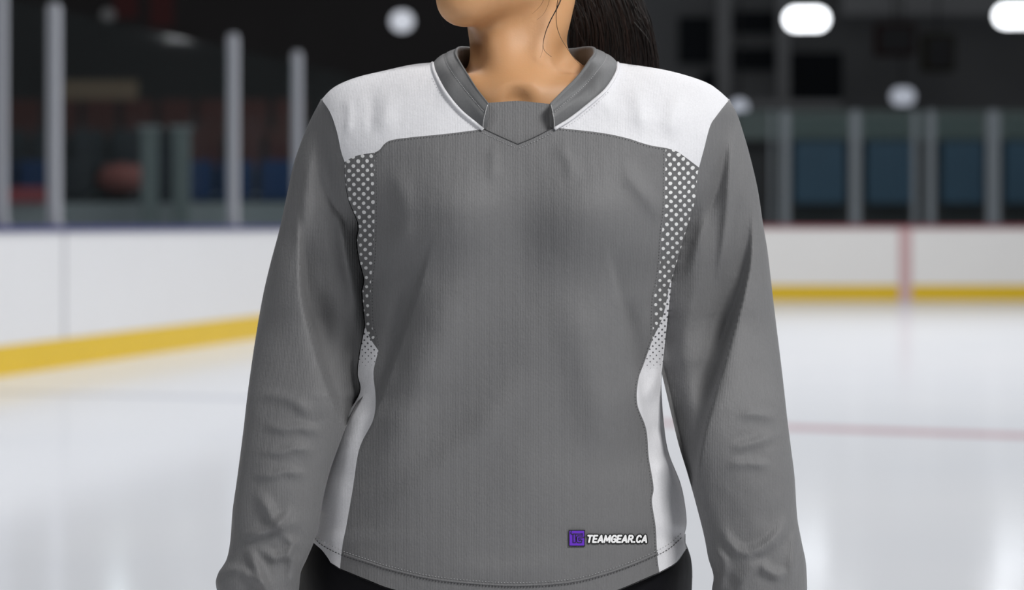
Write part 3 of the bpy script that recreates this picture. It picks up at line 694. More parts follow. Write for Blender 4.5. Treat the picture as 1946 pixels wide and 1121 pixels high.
# ------------------------------------------------------------------ the person: one continuous body surface
def surf_net(fld, org, h):
    """surface nets of a sampled field (negative inside)"""
    nx, ny, nz = fld.shape; ins = fld < 0
    s = np.zeros((nx - 1, ny - 1, nz - 1), np.int8)
    for a in (0, 1):
        for b in (0, 1):
            for c in (0, 1): s += ins[a:nx - 1 + a, b:ny - 1 + b, c:nz - 1 + c]
    act = np.argwhere((s > 0) & (s < 8)); idx = -np.ones(s.shape, np.int64); idx[tuple(act.T)] = np.arange(len(act))
    acc = np.zeros((len(act), 3)); cnt = np.zeros(len(act))
    cor = [(a, b, c) for a in (0, 1) for b in (0, 1) for c in (0, 1)]
    for p in cor:
        for ax in range(3):
            if p[ax]: continue
            q = list(p); q[ax] = 1
            f0 = fld[act[:, 0] + p[0], act[:, 1] + p[1], act[:, 2] + p[2]]; f1 = fld[act[:, 0] + q[0], act[:, 1] + q[1], act[:, 2] + q[2]]
            m = (f0 < 0) != (f1 < 0); t = np.where(m, f0 / np.where(f0 - f1 == 0, 1, f0 - f1), 0)
            pt = np.tile(np.array(p, float), (len(act), 1)); pt[:, ax] += t; acc[m] += pt[m]; cnt[m] += 1
    vs = (act + acc / cnt[:, None]) * h + org; fs = []
    for ax in range(3):
        sl0 = [slice(None)] * 3; sl1 = [slice(None)] * 3; sl0[ax] = slice(0, -1); sl1[ax] = slice(1, None)
        cr = ins[tuple(sl0)] != ins[tuple(sl1)]; e = np.argwhere(cr); o1, o2 = [(1, 2), (2, 0), (0, 1)][ax]
        ok = (e[:, o1] > 0) & (e[:, o2] > 0) & (e[:, o1] < fld.shape[o1] - 1) & (e[:, o2] < fld.shape[o2] - 1); e = e[ok]
        d1 = np.zeros(3, int); d1[o1] = 1; d2 = np.zeros(3, int); d2[o2] = 1
        q = np.stack([idx[tuple((e - d1 - d2).T)], idx[tuple((e - d2).T)], idx[tuple(e.T)], idx[tuple((e - d1).T)]], -1)
        fl_ = ins[tuple(e.T)]; q[~fl_] = q[~fl_][:, ::-1]; fs.append(q)
    return vs, np.vstack(fs)

class SDF:
    def __init__(s, lo, hi, h):
        s.h = h; s.lo = np.array(lo, float); s.n = np.ceil((np.array(hi) - s.lo) / h).astype(int) + 1
        s.f = np.full(s.n, 0.06, np.float32)
    def sub(s, lo, hi):
        a = np.maximum(np.floor((np.array(lo) - s.lo) / s.h).astype(int), 0); b = np.minimum(np.ceil((np.array(hi) - s.lo) / s.h).astype(int) + 1, s.n)
        if (b <= a).any(): return None, None
        g = np.meshgrid(*[s.lo[i] + s.h * np.arange(a[i], b[i]) for i in range(3)], indexing='ij')
        return tuple(slice(a[i], b[i]) for i in range(3)), g
    def put(s, sl, d, k, op):
        f = s.f[sl]
        if op == 'add':
            hh = np.clip(.5 + .5 * (f - d) / k, 0, 1); s.f[sl] = (f * (1 - hh) + d * hh - k * hh * (1 - hh)).astype(np.float32)
        else:
            d2 = -d; hh = np.clip(.5 - .5 * (f - d2) / k, 0, 1); s.f[sl] = (f * (1 - hh) + d2 * hh + k * hh * (1 - hh)).astype(np.float32)
    def cone(s, a, b, ra, rb, k=.012, op='add'):
        a = np.array(a, float); b = np.array(b, float); m = max(ra, rb) + k + .03
        sl, g = s.sub(np.minimum(a, b) - m, np.maximum(a, b) + m)
        if sl is None: return
        ab = b - a; t = np.clip(((g[0] - a[0]) * ab[0] + (g[1] - a[1]) * ab[1] + (g[2] - a[2]) * ab[2]) / (ab @ ab + 1e-12), 0, 1)
        d = np.sqrt((g[0] - a[0] - t * ab[0]) ** 2 + (g[1] - a[1] - t * ab[1]) ** 2 + (g[2] - a[2] - t * ab[2]) ** 2) - (ra + (rb - ra) * t)
        s.put(sl, d, k, op)
    def ell(s, c, r, axes=None, k=.012, op='add'):
        c = np.array(c, float); r = np.array(r, float); A = np.eye(3) if axes is None else np.array(axes, float)
        m = r.max() + k + .03; sl, g = s.sub(c - m, c + m)
        if sl is None: return
        q = [((g[0] - c[0]) * A[i][0] + (g[1] - c[1]) * A[i][1] + (g[2] - c[2]) * A[i][2]) for i in range(3)]
        k0 = np.sqrt(sum((q[i] / r[i]) ** 2 for i in range(3))); k1 = np.sqrt(sum((q[i] / r[i] ** 2) ** 2 for i in range(3))) + 1e-9
        s.put(sl, k0 * (k0 - 1) / k1, k, op)
    def mesh(s, name, mat, parent=None, smooth=1):
        v, f = surf_net(s.f, s.lo, s.h)
        for _ in range(smooth):
            acc = np.zeros_like(v); cnt = np.zeros(len(v))
            for i in range(4):
                j = (i + 1) % 4; np.add.at(acc, f[:, i], v[f[:, j]]); np.add.at(acc, f[:, j], v[f[:, i]]); np.add.at(cnt, f[:, i], 1); np.add.at(cnt, f[:, j], 1)
            v = v * .5 + acc / cnt[:, None] * .5
        me = bpy.data.meshes.new(name); me.from_pydata(v.tolist(), [], f.tolist()); me.update()
        return link(name, me, mat, parent)

yaw = math.radians(38)
fw = np.array([-math.sin(yaw), -math.cos(yaw), 0.0]); sd = np.array([math.cos(yaw), -math.sin(yaw), 0.0]); up = np.array([0, 0, 1.0])
HC = np.array(T(952, -150, .012)); AX = [sd, fw, up]
def hp(s, f, u): return HC + sd * s + fw * f + up * u

def build_body():
    B = SDF((-.40, 2.38, 0.06), (.40, 2.78, 1.64), .0042)
    P = lambda u, v, d: np.array(T(u, v, d))
    # torso, hips
    B.ell(P(985, 440, .03), (.135, .080, .145), k=.03); B.ell(P(985, 620, .03), (.125, .078, .16), k=.04)
    B.ell(P(975, 1000, .03), (.155, .095, .16), k=.04)
    B.ell(P(985, 262, .014), (.110, .070, .060), k=.02)
    for s in (-1, 1):
        u = 985 + s * 128; B.ell(P(u, 430, -.035), (.055, .045, .055), k=.03)
        # shoulder slope, clavicle
        B.cone(P(985 + s * (70 if s > 0 else 62), 163 + (42 if s < 0 else 0), .040), P(985 + s * 270, 280, .035), .034, .036, .022)
        B.cone(P(985 + s * 22, 186, -.047), P(985 + s * 110, 168, -.028), .0075, .008, .014)
        B.cone(P(985 + s * 110, 168, -.028), P(985 + s * 250, 165, .02), .008, .008, .016)
    B.ell(P(985, 225, .004), (.092, .058, .052), k=.03)
    # arms
    for pts in ([(700, 290, .04, .036), (590, 600, .056, .027), (575, 660, .050, .027), (490, 1120, -.06, .024), (480, 1185, -.065, .022)],
                [(1285, 290, .04, .036), (1375, 600, .056, .027), (1388, 660, .050, .027), (1452, 1120, -.06, .024), (1458, 1185, -.065, .022)]):
        for a, b in zip(pts[:-1], pts[1:]): B.cone(P(*a[:3]), P(*b[:3]), a[3], b[3], .015)
        sg = -1 if pts[0][0] < 973 else 1
        w0 = P(*pts[-1][:3])
        # hand: palm, four unequal bent fingers, thumb from the side of the palm
        pc = w0 + np.array([0, -.012, -.045]); B.cone(w0, pc, .020, .024, .012)
        B.cone(pc + [0, -.018, .01], pc + [0, -.022, -.035], .014, .012, .012); B.cone(pc + [0, .018, .01], pc + [0, .018, -.032], .014, .012, .012)
        for i, (oy, ln) in enumerate([(-.030, .064), (-.011, .072), (.008, .068), (.026, .054)]):
            a = pc + np.array([0, oy, -.040]); b = a + np.array([-sg * .004, -.002, -ln * .45]); c = b + np.array([-sg * .010, -.003, -ln * .32]); d = c + np.array([-sg * .013, -.002, -ln * .22])
            B.cone(a, b, .0085, .0078, .003); B.cone(b, c, .0078, .0072, .002); B.cone(c, d, .0072, .0062, .002)
        a = pc + np.array([-sg * .004, -.024, .012]); b = a + np.array([-sg * .012, -.022, -.022]); c = b + np.array([-sg * .006, -.010, -.026]); d = c + np.array([-sg * .004, -.002, -.018])
        B.cone(a, b, .0125, .0105, .008); B.cone(b, c, .010, .009, .002); B.cone(c, d, .009, .007, .002)
    # legs
    for s in (-1, 1):
        hx = (975 + s * 150 - 973) / F * Y0
        B.cone((hx, 2.58, .80), (hx + s * .01, 2.57, .48), .082, .052, .03); B.cone((hx + s * .01, 2.57, .48), (hx + s * .015, 2.60, .14), .052, .036, .01)
        B.cone((hx + s * .015, 2.60, .12), (hx + s * .02, 2.50, .10), .032, .028, .01)
    # neck
    B.cone(P(984, 150, .036), P(984, 20, .034), .0515, .0500, .02); B.cone(P(984, 20, .034), P(1000, -70, .035), .0500, .050, .02)
    B.cone(P(1068, -30, .030), P(1000, 172, -.038), .010, .008, .03)
    B.cone(P(918, -10, .006), P(968, 176, -.038), .008, .006, .03)
    B.cone(P(955, 40, -.004), P(968, 120, -.012), .010, .010, .03)
    B.ell(P(985, 190, -.062), (.012, .010, .012), k=.012, op='cut')
    # head
    B.ell(hp(0, -.012, .045), (.074, .093, .088), AX, k=.02)
    B.ell(hp(0, .030, -.020), (.060, .062, .075), AX, k=.03)
    B.ell(hp(0, .066, -.090), (.021, .018, .017), AX, k=.022)           # chin
    B.cone(hp(.006, .062, -.092), hp(.050, -.006, -.060), .016, .015, .022)
    B.cone(hp(-.006, .062, -.092), hp(-.050, -.006, -.060), .016, .015, .022)
    B.ell(hp(0, .035, -.076), (.040, .036, .020), AX, k=.025)          # floor of the mouth
    for s in (-1, 1):
        B.ell(hp(s * .040, .058, -.010), (.022, .018, .020), AX, k=.02)   # cheek
        B.ell(hp(s * .031, .090, .022), (.018, .014, .013), AX, k=.012, op='cut')
        B.ell(hp(s * .032, .068, .022), (.0140, .0135, .0125), AX, k=.003)
        B.cone(hp(s * .012, .090, .044), hp(s * .046, .078, .042), .007, .006, .012)
        B.ell(hp(s * .073, -.008, .010), (.008, .020, .030), AX, k=.005)   # ear
        B.ell(hp(s * .080, -.004, .012), (.006, .012, .018), AX, k=.004, op='cut')
        B.ell(hp(s * .011, .096, -.018), (.008, .008, .006), AX, k=.006)
    B.cone(hp(0, .088, .026), hp(0, .108, -.012), .006, .0095, .010)
    B.ell(hp(0, .088, -.047), (.022, .009, .0055), AX, k=.006); B.ell(hp(0, .086, -.057), (.019, .010, .006), AX, k=.006)
    B.ell(hp(0, .098, -.0515), (.020, .010, .0012), AX, k=.003, op='cut')
    return B
body = build_body().mesh('person', M_skin, None, smooth=2)
tag(body, 'person in a grey and white long-sleeved hockey jersey and black trousers, dark ponytail', 'person')

# eyes, brows, lips colour stay small children
for s in (-1, 1):
    c = hp(s * .032, .0695, .022)
    me = bpy.data.meshes.new('eye'); import bmesh
    bm = bmesh.new(); bmesh.ops.create_uvsphere(bm, u_segments=20, v_segments=14, radius=.0122); bmesh.ops.translate(bm, verts=bm.verts, vec=Vector(c)); bm.to_mesh(me); bm.free()
    e = link('eye', me, pmat('eye_white', (.75, .73, .7), .2), body)
    me = bpy.data.meshes.new('iris'); bm = bmesh.new(); bmesh.ops.create_uvsphere(bm, u_segments=16, v_segments=10, radius=.0058); bmesh.ops.translate(bm, verts=bm.verts, vec=Vector(c + fw * .0078)); bm.to_mesh(me); bm.free()
    link('iris', me, pmat('dark_brown_iris', (.02, .01, .006), .15), e)
    MB().tube([hp(s * .014, .092, .047), hp(s * .030, .092, .054), hp(s * .048, .076, .049)], [.002, .003, .0012], 6).build('eyebrow', M_hair, body, True)

# ------------------------------------------------------------------ hair
def build_hair():
    Hh = SDF(HC - [.16, .16, .14], HC + [.16, .20, .18], .004)
    Hh.ell(hp(0, -.016, .052), (.083, .101, .095), AX, k=.01)
    Hh.ell(hp(0, -.10, .03), (.03, .03, .03), AX, k=.03)
    Hh.ell(hp(0, .105, -.035), (.064, .085, .105), AX, k=.01, op='cut')
    Hh.ell(hp(0, .02, -.10), (.12, .12, .085), AX, k=.01, op='cut')
    return Hh.mesh('hair', M_hair, body, smooth=2)
hair = build_hair()
tie = hp(0, -.125, .028)
pt_c = pchip([(-400, 0), (0, 0), (1, 0)])
tie_u = 973 + tie[0] / tie[1] * F
tie_v = HOR - (tie[2] - CZ) / tie[1] * F
td = tie[1] - Y0
cu = pchip([(tie_v, tie_u), (-60, 1128), (0, 1146), (60, 1162), (130, 1166), (220, 1165), (330, 1160), (420, 1158)])
hu = pchip([(tie_v, 16), (tie_v + 50, 45), (-20, 68), (60, 76), (130, 82), (220, 74), (330, 45), (420, 6)])
cd = pchip([(tie_v, td), (-60, .135), (60, .140), (130, .146), (220, .150), (420, .150)])
def build_tail():
    rows = np.linspace(tie_v, 420, 60); n = 28; vs = []; fs = []
    for i, v in enumerate(rows):
        for k in range(n):
            a = 2 * math.pi * k / n; r = 1 + .04 * math.sin(5 * a + i * .2)
            vs.append(T(float(cu(v)) + hu(v) * .93 * r * math.cos(a), v, float(cd(v)) + hu(v) / 1802 * .5 * math.sin(a)))
    for i in range(59):
        for k in range(n): l = (k + 1) % n; fs.append((i * n + k, i * n + l, (i + 1) * n + l, (i + 1) * n + k))
    fs += [tuple(range(n)), tuple(range(59 * n, 60 * n))]
    return MB().add(vs, fs).build('ponytail', M_hair, hair, True)
tail = build_tail()
def strand_mesh(name, mat, cnt, seed, rad, lo=.85, hi=1.06):
    r = random.Random(seed); mb = MB()
    for i in range(cnt):
        a = r.uniform(math.pi, 2 * math.pi) if r.random() < .8 else r.uniform(0, math.pi); k = r.uniform(lo, hi); v0 = r.uniform(tie_v, tie_v + 90); v1 = r.uniform(250, 425); ph = r.uniform(0, 6); am = r.uniform(0, 5)
        drift = r.gauss(0, .12); pts = []
        for j in range(13):
            v = v0 + (v1 - v0) * j / 12; aa = a + drift * j / 6; h = float(hu(v))
            pts.append(T(float(cu(v)) + h * k * math.cos(aa) + am * math.sin(v / 60 + ph), v, float(cd(v)) + h / 1802 * .52 * k * math.sin(aa)))
        mb.tube(pts, [rad * (1 - .5 * j / 12) for j in range(13)], 4, False)
    return tag(mb.build(name, mat, hair, True), kind='stuff')
strand_mesh('hair_strands', M_hair, 520, 1, .0005); strand_mesh('hair_strands', M_hair2, 230, 2, .0004, .95, 1.05)
wis = MB()
def wisp(pts, r, d0, d1):
    P = spline(pts, 6); n = len(P); wis.tube([T(p[0], p[1], d0 + (d1 - d0) * i / (n - 1)) for i, p in enumerate(P)], [r * (1 - .75 * i / (n - 1)) for i in range(n)], 5, False)
wisp([(1085, -60), (1066, 0), (1046, 40), (1036, 65), (1032, 86), (1036, 98), (1048, 108)], .0007, -.04, -.045)
wisp([(1080, -60), (1062, 5), (1044, 42), (1034, 70), (1030, 100), (1026, 110)], .0004, -.04, -.045)
wisp([(1075, -60), (1060, 0), (1057, 40), (1064, 68), (1078, 92), (1092, 112), (1106, 126)], .00055, -.035, -.035)
wisp([(1040, -50), (1034, -5), (1026, 12), (1012, 26)], .0003, -.06, -.05)
wisp([(1050, -50), (1044, 0), (1034, 25), (1020, 38)], .0003, -.055, -.05)
rr = random.Random(5)
for i in range(26):
    u0 = rr.uniform(1078, 1120); v0 = rr.uniform(-30, 30); u1 = u0 + rr.uniform(-22, 30); v1 = v0 + rr.uniform(25, 75)
    wisp([(u0, v0), ((u0 + u1) / 2 + rr.uniform(-12, 12), (v0 + v1) / 2), (u1, v1)], .00022, .03, .03)
for i in range(9):
    v0 = rr.uniform(-20, 60); wisp([(1205, v0), (1228 + rr.uniform(0, 10), v0 + 40), (1242 + rr.uniform(0, 22), v0 + 80 + rr.uniform(0, 40))], .0002, .12, .12)
wisp([(846, -30), (836, 20), (845, 50), (862, 80), (880, 92)], .0002, .0, .0)
wisp([(826, -20), (818, 20), (822, 45), (832, 60)], .0002, .0, .0)
tag(wis.build('loose_hair', M_hair, hair, True), kind='stuff')

# ------------------------------------------------------------------ jersey parts
jersey = make_sheet('jersey', [panel_data(loop('vee', 'vee2', '-yR2', 'seamR1', 'seamR2', '-hemC', '-seamL2', '-seamL1', 'yL2'), torso_y), hem_turn(C['hemC'], torso_y)], M_grey, body)
jersey['label'] = 'grey body of the jersey'
one = lambda u, v: np.ones_like(u)
yl = make_sheet('shoulder_yoke', [panel_data(loop('shL', 'armL', 'yL1', 'yL2', 'neckL'), torso_y), side_strip(C['armL'], out=-1)], M_white, jersey); yl['label'] = 'white shoulder yoke, left in the picture'
yr = make_sheet('shoulder_yoke', [panel_data(loop('shR', 'armR', 'yR1', 'yR2', 'neckR'), torso_y), side_strip(C['armR'], out=1)], M_white, jersey); yr['label'] = 'white shoulder yoke, right in the picture'
ds = lambda u, v: np.interp(v, [280, 420, 520, 660], [1.0, .95, .85, .80])
o = make_sheet('dotted_panel', [panel_data(loop('yL1', 'seamL1', '-dwL', '-dotL'), torso_y), side_strip(C['dotL'], out=-1)], M_dot, jersey, ds); o['label'] = 'grey armhole panel with white dots'
o = make_sheet('dotted_panel', [panel_data(loop('yR1', 'seamR1', '-dwR', '-dotR'), torso_y), side_strip(C['dotR'], out=1)], M_dot, jersey, ds); o['label'] = 'grey armhole panel with white dots'
pl_ = lambda u, v: np.clip(np.interp(v, [640, 660, 690, 705], [.9, .8, .5, 0.]), 0, 1)
pr_ = lambda u, v: np.clip(np.interp(v, [560, 640, 690, 710], [1., .9, .6, 0.]), 0, 1)
o = make_sheet('side_panel', [panel_data(loop('dwL', 'seamL2', '-hemL', '-wL'), torso_y), side_strip(C['wL'], out=-1), hem_turn(C['hemL'], torso_y)], M_side, jersey, pl_); o['label'] = 'white side panel'
o = make_sheet('side_panel', [panel_data(loop('dwR', 'seamR2', 'hemR', '-wR'), torso_y), side_strip(C['wR'], out=1), hem_turn(C['hemR'], torso_y)], M_side, jersey, pr_); o['label'] = 'white side panel'
# back
nb = [tuple(p) for p in spline([(1174, 119), (1100, 128), (985, 132), (900, 128), (826, 118)], 6)]
up_ = loop('shL') + [tuple(p) for p in C['armL']] + [tuple(p) for p in spline([(655, 308), (985, 300), (1328, 318)], 6)][1:-1] + [tuple(p) for p in C['armR'][::-1]][:-1] + [tuple(p) for p in C['shR'][::-1]][:-1] + nb[:-1]
make_sheet('back_yoke', [panel_data(up_, torso_back, step=9, flip=True)], M_white, jersey)['label'] = 'white back yoke'
lo_ = [tuple(p) for p in spline([(655, 308), (985, 300), (1328, 318)], 6)][:-1] + loop('dotR', 'wR', '-hemR') + [tuple(p) for p in spline([(1253, 1087), (985, 1130), (646, 1080)], 6)][:-1] + loop('-hemL', '-wL', '-dotL')
make_sheet('back_panel', [panel_data(lo_, torso_back, step=9, flip=True)], M_grey, jersey)

# neck insert
ins = lambda u, v: torso_y(u, v, False) + .004 - .003 * np.clip((v - 195) / 60, 0, 1)
ip = [tuple(p) for p in spline([(918, 197), (950, 195), (985, 193), (1020, 196), (1056, 200)])][:-1] + [tuple(p) for p in spline([(1056, 200), (1062, 236), (1052, 243)])][:-1] + [tuple(p) for p in C['vee2'][::-1]][:-1] + [tuple(p) for p in C['vee'][::-1]][:-1] + [tuple(p) for p in spline([(920, 245), (908, 232), (918, 197)])][:-1]
tp_ = spline([(918, 197), (950, 195), (985, 193), (1020, 196), (1056, 200)])
def turn_in(c, fn):
    y = fn(c[:, 0], c[:, 1]); V = []; P = []; Nn = []
    for dv, dy, n in ((0, 0, (0, -1, .2)), (-1.2, .0012, (0, -.6, .8)), (-1.2, .003, (0, .3, .9)), (6, .006, (0, 1, 0))):
        V.append(np.stack([c[:, 0], c[:, 1] + dv], -1)); P.append(Tn(c[:, 0], c[:, 1] + dv, y + dy)); Nn.append(np.tile(np.array(n) / np.linalg.norm(n), (len(c), 1)))
    m = len(c); return np.vstack(V), np.vstack(P), np.vstack(Nn), [(j * m + i, j * m + i + 1, (j + 1) * m + i + 1, (j + 1) * m + i) for j in range(3) for i in range(m - 1)]
make_sheet('neck_insert', [panel_data(ip, ins, 0.0, 4), turn_in(tp_, ins)], M_grey, jersey)['label'] = 'grey insert closing the neckline'

# collar: a rolled band from one front end round the back to the other
def collar():
    fo = [(919, 246), (903, 231), (875, 207), (846, 172), (828, 138), (824, 119)]
    fi = [(928, 199), (906, 171), (887, 142), (872, 118), (865, 103), (869, 92)]
    ro = [(1173, 120), (1169, 137), (1151, 166), (1121, 194), (1084, 223), (1052, 245)]
    ri = [(1130, 92), (1131, 103), (1122, 115), (1101, 144), (1074, 171), (1046, 199)]
    od = [float(torso_y(a, b)) for a, b in fo]; rd = [float(torso_y(a, b)) for a, b in ro]
    O = [(a, b, d - .001) for (a, b), d in zip(fo, od)] + [(850, 114, .045), (900, 116, .078), (985, 118, .090), (1090, 116, .078), (1146, 114, .045)] + [(a, b, d - .001) for (a, b), d in zip(ro, rd)]
    dI = [od[0] - .003, od[1] + .004, od[2] + .014, od[3] + .014, od[4] + .012, .022]
    dJ = [.022, rd[1] + .012, rd[2] + .014, rd[3] + .014, rd[4] + .004, rd[5] - .003]
    I = [(a, b, d) for (a, b), d in zip(fi, dI)] + [(884, 91, .052), (920, 95, .072), (985, 97, .080), (1080, 95, .072), (1114, 91, .052)] + [(a, b, d) for (a, b), d in zip(ri, dJ)]
    n = 150
    def dense(Q):
        Q = np.array(Q, float); k = np.linspace(0, 1, len(Q)); Sp = spline(np.column_stack([Q, k * 300]), 2); t = np.linspace(0, 300, n)
        return np.stack([np.interp(t, Sp[:, 3], Sp[:, i]) for i in range(3)], -1)
    O = dense(O); I = dense(I); PO = Tn(*O.T); PI = Tn(*I.T); cen = np.array(T(985, 130, .03))
    rows = []
    m = 14
    for j in range(m + 1):
        a = j / m; base = PO + (PI - PO) * a
        nrm = base - cen; nrm[:, 2] *= .4; nrm /= np.linalg.norm(nrm, axis=1)[:, None]
        bul = .0045 * math.sin(math.pi * min(a * 1.0, 1)) ** .8 - .0016 * math.exp(-((a - .62) / .045) ** 2)
        rows.append(base + nrm * bul)
    nrm = PI - cen; nrm[:, 2] *= .2; nrm /= np.linalg.norm(nrm, axis=1)[:, None]
    for dn, dz in ((.0004, .0010), (-.0012, .0016), (-.0030, .0006), (-.0036, -.003), (-.0030, -.012), (-.001, -.022)):
        q = PI + nrm * dn; q[:, 2] += dz; rows.append(q)
    V = np.vstack(rows); R = len(rows); fs = [(j * n + i, j * n + i + 1, (j + 1) * n + i + 1, (j + 1) * n + i) for j in range(R - 1) for i in range(n - 1)]
    # closed ends
    for i in (0, n - 1): fs.append(tuple(j * n + i for j in range(R)))
    me = bpy.data.meshes.new('collar'); me.from_pydata(V.tolist(), [], fs); me.update()
    o = link('collar', me, M_collar, jersey); o['label'] = 'dark grey rolled collar band'
    return O, I, rows
CO, CI, crows = collar()
# white piping along the collar seam
def surf_pts(c, off): c = np.asarray(c); return Tn(c[:, 0], c[:, 1], torso_y(c[:, 0], c[:, 1]) - off)
for k, pts in enumerate(([(918, 246), (900, 232), (873, 209), (845, 174), (826, 138), (822, 120)], [(1174, 120), (1172, 138), (1153, 169), (1123, 196), (1086, 225), (1054, 245)])):
    MB().tube(surf_pts(spline(pts, 4), .0018), .0019, 8).build('collar_piping', M_white, jersey, True)['label'] = 'white piping beside the collar'

# seams: stitches laid on the cloth
def stitches(name, curves, mat, dash=5.0, gap=3.5, r=.0004, off=.0007, fn=torso_y):
    mb = MB()
    for c in curves:
        P = spline(c, 1.5) if not isinstance(c, np.ndarray) else spline(c[::3], 1.5); L = 0; seg = []
        y = fn(P[:, 0], P[:, 1]) - off; Q = Tn(P[:, 0], P[:, 1], y); per = dash + gap; k = 0; i = 0; step = 1.5; nd = max(2, int(dash / step)); ng = max(1, int(gap / step))
        while i + nd < len(Q):
            mb.tube([Q[i], Q[i + nd // 2], Q[i + nd - 1]] if nd > 2 else [Q[i], Q[i + 1]], r, 5); i += nd + ng
    o = mb.build(name, mat, jersey, True); o['kind'] = 'stuff'; return o
def shift(c, du, dv): return np.asarray(c) + [du, dv]
hem1 = [(598, 1022), (612, 1036), (652, 1056), (700, 1072), (745, 1086), (820, 1103), (900, 1112), (985, 1116), (1080, 1110), (1148, 1094), (1200, 1076), (1249, 1055), (1275, 1040), (1297, 1020)]
hem2 = [(a, b - 9) for a, b in hem1]
stitches('hem_stitching', [hem1], M_thread_dark, 5, 2.5); stitches('hem_stitching', [hem2], M_thread, 3, 3)
stitches('neckline_stitching', [shift(C['vee'], -3, 7), shift(C['vee2'], 3, 7)], M_thread, 4, 3)
stitches('seam_stitching', [shift(C['yL2'], 0, 3), shift(C['yR2'], 0, 3), shift(C['seamL1'], 3, 0), shift(C['seamR1'], -3, 0), shift(C['seamR2'], -3, 0)], M_thread_dark, 4, 3, .0003)
stitches('yoke_stitching', [[(908, 249), (890, 234), (864, 210), (836, 176), (820, 146)], [(1066, 246), (1096, 228), (1130, 200), (1160, 171)]], M_thread, 3, 3, .00025)
# cord seams
def cord(name, curves, mat, r, off, fn=torso_y):
    mb = MB()
    for c in curves: c = np.asarray(c); mb.tube(Tn(c[:, 0], c[:, 1], fn(c[:, 0], c[:, 1]) - off), r, 6)
    return mb.build(name, mat, jersey, True)
cord('seam_groove', [C['vee'], C['vee2']], M_thread_dark, .0006, .0002)
cord('hem_ridge', [spline([(a, b - 4) for a, b in hem1[2:-2]], 4)], M_grey, .0013, -.0003)
# collar band stitches and its white end stitches
mb = MB()
row = crows[9]
for i in range(2, len(row) - 2):
    if 45 < i < 105: continue
    a = Vector(row[i]); b = Vector(row[i] * .45 + row[i + 1] * .55)
    for q in (0, ):
        n = (a - Vector(T(985, 130, .03))); n.z = 0; n.normalize(); n = Vector((n.x * .4, -1, 0)).normalized()
        mb.tube([a + n * .0008, b + n * .0008], .0003, 4)
tag(mb.build('collar_stitching', M_thread, jersey), kind='stuff')
mb = MB()
for E_ in (0, -1):
    col_ = [Vector(r[E_]) for r in crows[:15]]
    for a, b in zip(col_[:-1], col_[1:]):
        sgn = -1 if E_ == 0 else 1
        for s in (0, .5): mb.tube([a.lerp(b, s) + Vector((sgn * .0006, -.0012, 0)), a.lerp(b, s + .33) + Vector((sgn * .0006, -.0012, 0))], .00028, 4)
tag(mb.build('collar_end_stitching', M_thread_white, jersey), kind='stuff')

# sleeves
SL = dict(
    O=pchip([(189, 610), (200, 604), (225, 591), (270, 572), (320, 556), (390, 541), (440, 530), (500, 514), (560, 500), (640, 486), (700, 477), (760, 469), (813, 463), (876, 455), (920, 449), (970, 442), (1023, 438), (1045, 435), (1064, 430), (1076, 423), (1088, 415), (1106, 410), (1121, 412), (1160, 425), (1200, 440)]),
    I=pchip([(189, 614), (205, 660), (240, 680), (300, 690), (400, 700), (500, 708), (600, 712), (680, 705), (746, 694), (765, 680), (816, 656), (850, 643), (899, 626), (955, 613), (1000, 606), (1029, 597), (1060, 584), (1091, 571), (1121, 568), (1160, 555), (1200, 548)]))
SR = dict(
    O=pchip([(189, 1386), (200, 1392), (215, 1400), (260, 1415), (315, 1430), (365, 1441), (425, 1450), (480, 1459), (540, 1466), (600, 1473), (680, 1483), (740, 1490), (794, 1496), (850, 1503), (906, 1510), (982, 1515), (1027, 1523), (1075, 1532), (1121, 1534), (1160, 1528), (1200, 1515)]),
    I=pchip([(189, 1382), (205, 1335), (240, 1312), (300, 1295), (400, 1280), (500, 1258), (600, 1246), (680, 1250), (707, 1257), (767, 1271), (846, 1290), (895, 1305), (955, 1322), (1023, 1339), (1060, 1346), (1098, 1356), (1121, 1353), (1160, 1362), (1200, 1372)]))
fL = fold_field([
    ([(655, 590), (668, 680), (676, 750), (668, 850)], 24, -.018, 'r'),
    ([(560, 380), (566, 470), (570, 560), (584, 620), (609, 705), (640, 785), (660, 850), (665, 900)], 7, .028, 's'),
    ([(566, 450), (570, 560), (584, 620), (609, 705), (640, 785), (668, 840)], 16, .008, 'a'),
    ([(600, 520), (625, 660), (665, 790)], 22, -.010, 'r'),
    ([(618, 215), (614, 300), (640, 420), (660, 520), (690, 620)], 12, 0.0068, 'r'),
    ([(600, 240), (585, 330), (575, 430), (560, 520)], 14, 0.0054, 'r'),
    ([(640, 330), (655, 430), (672, 560), (665, 680)], 14, .0030, 'r'),
    ([(632, 360), (640, 470), (655, 560)], 10, -.005, 'r'),
    ([(480, 760), (520, 752), (560, 762), (600, 800)], 12, 0.0041, 'r'),
    ([(490, 800), (530, 815), (580, 812), (620, 830)], 10, 0.0047, 'r'),
    ([(485, 850), (520, 862), (570, 850), (600, 870)], 9, 0.0041, 'r'),
    ([(470, 900), (510, 905), (550, 895), (590, 910)], 9, 0.0041, 'r'),
    ([(478, 925), (505, 960), (530, 1000), (580, 985)], 12, 0.0068, 'r'),
    ([(448, 1018), (490, 1015), (525, 1000), (560, 960)], 9, 0.0068, 'r'),
    ([(463, 1032), (480, 1060), (500, 1110), (520, 1150)], 10, 0.0081, 'r'),
    ([(520, 1010), (560, 1030), (530, 1062), (480, 1035)], 9, 0.0054, 'r'),
    ([(420, 1095), (450, 1080), (490, 1105), (520, 1112)], 9, 0.0054, 'r'),
    ([(545, 1040), (560, 1075), (545, 1121)], 12, 0.0068, 'r'),
])
